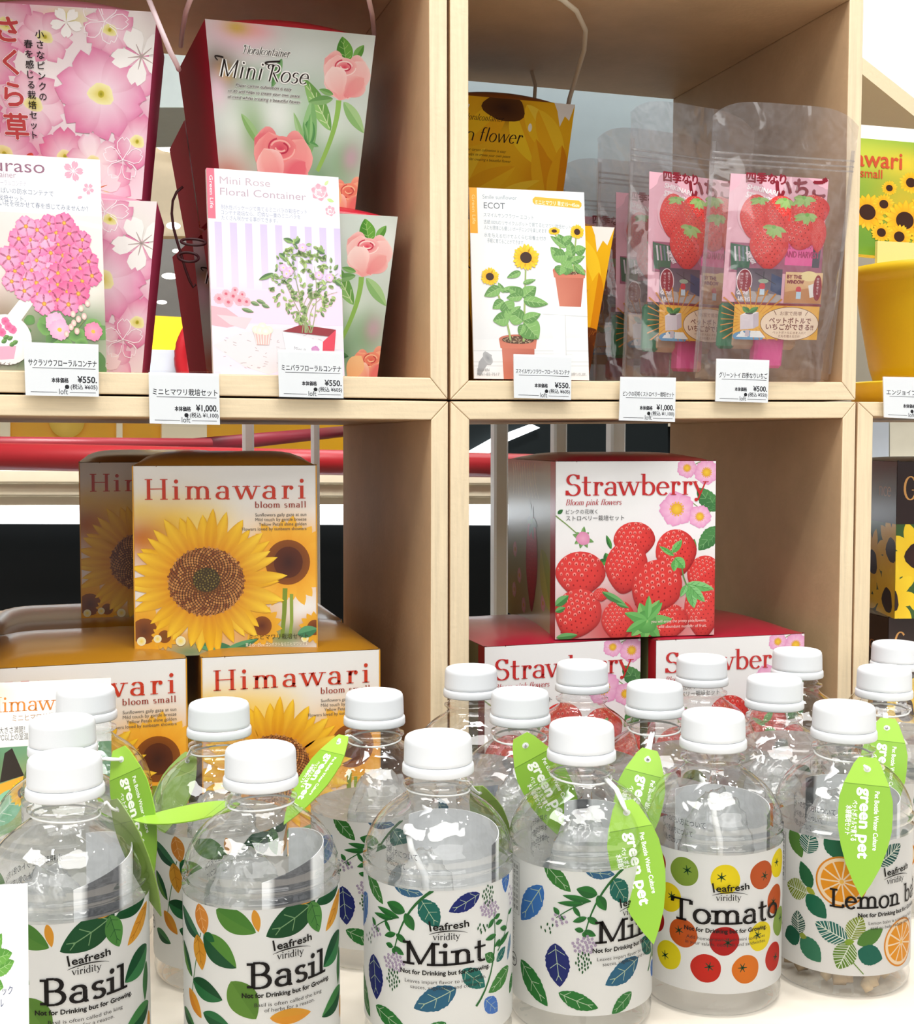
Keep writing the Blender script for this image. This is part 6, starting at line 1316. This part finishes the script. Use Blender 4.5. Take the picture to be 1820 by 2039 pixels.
# ------------------------------------------------------------------ shelf price cards in clear sleeves
def art_price(nm, price, tax, nw=.86):
    A = Art(140, 100, '#eef1f4'); K = '#26262c'
    A.rect(0, 0, 140, 5, '#fdfdff'); A.text(nm, 136, 43, 10 if len(nm) < 16 else 8.4, K, 'r', width=140 * nw, bold=.02); A.stroke([(136 - 132 * nw, 47.5), (134, 47.5)], 1.1, K)
    A.text('本体価格', 82, 74, 7.2, K, 'r', width=32, bold=.05); A.text('¥' + price + '.', 136, 74, 12, K, 'r', width=26 + 3.5 * len(price), bold=.035)
    A.ell(137 - (42 + 3 * len(tax)) - 7, 82.5, 4.2, 4.2, '#17171c', n=20); A.text('(税込 ¥' + tax + ')', 137, 86, 7.6, '#2e2e36', 'r', width=42 + 3 * len(tax), bold=.02)
    A.line(10, 93, 60, 93, .9, K); A.line(84, 93, 134, 93, .9, K); A.text('loft', 72, 96.5, 10.5, '#3a3a42', 'c', width=17)
    return A
GP = 'price cards along the shelf edge'
def price(label, quad, nm, pr, tax, nw=.86, Y=.7362):
    bl, br = at(*quad[3], Y - .0012), at(*quad[2], Y - .0012); tl, tr = at(*quad[0], Y - .0022), at(*quad[1], Y - .0022); tr = on_plane(quad[1], bl, br, tl); c = (bl + br) / 2
    t = thing('price_card', label, 'price card', c, 0, GP); q = [p - c for p in (bl, br, tr, tl)]; art = art_price(nm, pr, tax, nw); d = Vector((0, .0009, 0)); m = MB(); m.hexa(q, [p + d for p in q], '#eef1f4')
    def fn(x, y, dd):
        u = x / art.w; v = 1 - y / art.h; return (q[0] * (1 - u) + q[1] * u) * (1 - v) + (q[3] * (1 - u) + q[2] * u) * v + Vector((0, -2e-5 - dd, 0))
    art.lay(m, fn); m.build('printed_card', 'matte_paper', t)
    e = .0009; g = [q[0] + Vector((-e, -.0007, -e * 1.6)), q[1] + Vector((e, -.0007, -e * 1.6)), q[2] + Vector((e, -.0007, e)), q[3] + Vector((-e, -.0007, e))]; m = MB(); m.face(g, '#ffffff'); b = [p + Vector((0, .0026, 0)) for p in g]; m.face(b[::-1], '#ffffff'); m.face([g[3], g[2], b[2], b[3]], '#ffffff'); m.face([g[0], b[0], b[1], g[1]], '#ffffff'); m.build('clear_sleeve', 'acrylic', t)
price('price card for the primrose bucket, under the primrose info card', ((47, 681), (196, 686), (197, 790), (51, 787)), 'サクラソウフローラルコンテナ', '550', '605', .92)
price('price card set lower than its neighbours, for the sunflower seed boxes below', ((296, 741), (436, 744), (438, 846), (298, 843)), 'ミニヒマワリ栽培セット', '1,000', '1,100', .92)
price('price card below the potted rose picture', ((553, 696), (682, 700), (684, 793), (556, 790)), 'ミニバラフローラルコンテナ', '550', '605', .92)
price('price card below the potted sunflower picture', ((1023, 705), (1138, 708), (1137, 796), (1024, 792)), 'スマイルサンフラワーフローラルコンテナ', '550', '605', .94)
price('price card set lower, for the strawberry seed boxes below', ((1236, 750), (1346, 752), (1344, 840), (1233, 837)), 'ピンクの花咲くストロベリー栽培セット', '1,000', '1,100', .92)
price('price card in front of the strawberry pouches', ((1427, 714), (1532, 717), (1529, 802), (1425, 799)), 'グリーントイ 四季なりいちご', '500', '550', .92)
price('price card under the yellow planter at the picture edge', ((1759, 750), (1866, 752), (1866, 836), (1761, 831)), 'エンジョイプランター', '1,200', '1,320', .92)
# ------------------------------------------------------------------ clear zip pouches
AP = art_pouch()
def first_pouch(label):
    """front faces -Y, base centre at the origin, 110 x 176 mm"""
    t = thing('seed_pouch', label, 'pouch', (0, 0, 0), 0, 'clear strawberry pouches'); W, Hh = .110, .178; nx, ny = 20, 34
    for sgn in (-1, 1):
        m = MB(); P = []
        for j in range(ny + 1):
            v = j / ny
            for i in range(nx + 1):
                u = 2 * i / nx - 1; puff = .017 * (1 - u ** 4) * max(0, 1 - v / .80) ** .55 if v < .80 else 0
                puff += .0016 * (1 - u * u) * math.sin(PI * max(0, (v - .82) / .18)) if v > .82 else 0
                wv = .0007 * math.sin(9 * u + 14 * v + sgn) + .0006 * math.sin(23 * v + 4 * u)
                hw = W / 2 * (1 - .06 * (1 - v)) * (1 - .0 * v); z = Hh * v
                if v > .86: z = Hh * (.86 + (v - .86) * (1 - .42 * abs(u) ** 5))
                P.append((u * hw, sgn * (puff + .0006) + wv, z))
        m.idx(P, [(j * (nx + 1) + i, j * (nx + 1) + i + 1, (j + 1) * (nx + 1) + i + 1, (j + 1) * (nx + 1) + i) for j in range(ny) for i in range(nx)], '#ffffff'); m.build('film_sheet', 'clear_film', t)
    m = MB()
    for z in (.1385, .1415, .1452): m.tube([(x / 10 * W * .485, -.0010, z) for x in range(-10, 11)], .0006, '#ffffff', 6)
    m.build('zip_seal', 'seam_film', t)
    for sx in (-1, 1):
        m = MB(); m.box((sx * W * .475 - .0012, -.0004, .004), (sx * W * .475 + .0012, .0004, .152), '#ffffff'); m.build('side_seam', 'seam_film', t)
    m = MB(); x0, x1, z0, z1 = -.040, .036, .027, .134; A = AP
    def fn(x, y, d):
        u = x / 240; X = x0 + (x1 - x0) * u; Z = z1 + (z0 - z1) * y / 455; return Vector((X, -.0125 * (1 - (X / .055) ** 2) ** .5 * max(.12, (1 - Z / .16)) ** .5 - d, Z))
    A.lay(m, fn, 12.0, 4e-6); m.build('printed_insert', 'coated_card', t)
    m = MB(); m.box((-.012, -.0085, .008), (.010, .0015, .03), '#e8579a'); o = m.build('pink_cap', 'plain_plastic', t); o.modifiers.new('edges', 'BEVEL').width = .002
    m = MB(); m.box((-.030, -.004, .020), (.022, .004, .032), '#c9a888'); o = m.build('seed_packet', 'dull', t); o.modifiers.new('edges', 'BEVEL').width = .003
    m = MB(); m.box((-.038, -.003, .02), (-.024, .003, .05), '#2c7a4c'); o = m.build('green_stake', 'plain_plastic', t); o.modifiers.new('edges', 'BEVEL').width = .002
    return t
pa, pb = at(1430, 760, .728), at(1668, 762, .728)
po = first_pouch('front clear pouch with five strawberries, fully in view by the cube wall'); po.location = Vector(((pa.x + pb.x) / 2 + .0034, .754, ZU + .0030)) + UP; po.rotation_euler = (rad(9.5), 0, rad(-2)); po.scale = (.965, .9, 1)
def pouch(px0, px1, Y, yaw, lean, label, zs=1.0):
    a, b = at(px0, 756, Y), at(px1, 756, Y); c = dup(po, Vector(((a.x + b.x) / 2, Y, ZU + .0012)), 0, label, 'clear strawberry pouches'); c.rotation_euler = (rad(lean), 0, rad(yaw)); c.scale = (1, 1, zs); return c
pouch(1250, 1468, .800, 12, 3, 'second clear strawberry pouch, half covered by the front one', 1.07)
pouch(1196, 1400, .862, 10, 2, 'third clear strawberry pouch with only its edge showing', 1.06)
pouch(1128, 1330, .915, 6, 2, 'rearmost clear strawberry pouch beside the sunflower buckets', 1.0)
# ------------------------------------------------------------------ yellow planter set on the next cube
cx = at(1712, 548, .83).x + .078; cy = .83; ZS = onF(1709, 800).z + .0015; ZP = ZS + .0075; zr = at(1712, 530, .83).z - ZP
t = thing('planter_pot', 'yellow plastic planter pot on its saucer at the picture edge', 'planter', (cx, cy, ZP))
m = MB(); m.lathe([(.0, .001), (.046, .001), (.050, .003), (.056, .022), (.063, .06), (.0655, .074), (.066, .076), (.0695, zr - .014), (.0705, zr - .010), (.0775, zr - .008), (.078, zr), (.075, zr + .0005), (.0725, zr - .004), (.066, .08), (.050, .01), (0, .008)], 64, '#dcb71f'); m.build('pot_body', 'plain_plastic', t)
t = thing('pot_saucer', 'yellow saucer under the planter pot', 'saucer', (cx - .002, cy, ZS))
m = MB(); m.lathe([(0, 0), (.060, 0), (.066, .002), (.072, .012), (.0755, .0155), (.075, .017), (.071, .0165), (.062, .0045), (0, .0045)], 64, '#efd02c'); m.build('saucer_dish', 'plain_plastic', t)
bl = at(1700, 500, .842); t = info_card('white seed box card with many sunflowers standing in the yellow planter', ((1640, 242), (1880, 262), (1872, 520), (1640, 500)), .842, art_farhima(), .012, None, .850, 'sunflower_card', '#f6f4ea')
m = MB(); a = at(1660, 488, .836); b = at(1900, 505, .836); m.box((-.062, -.003, -.012), (.062, .0, 0.012), '#efe79a'); o = m.build('planter_insert', 'coated_card'); o.location = Vector((cx, .834, ZP + zr + .008)) + UP; tag(o, 'pale yellow insert card standing inside the rim of the planter', 'insert card')
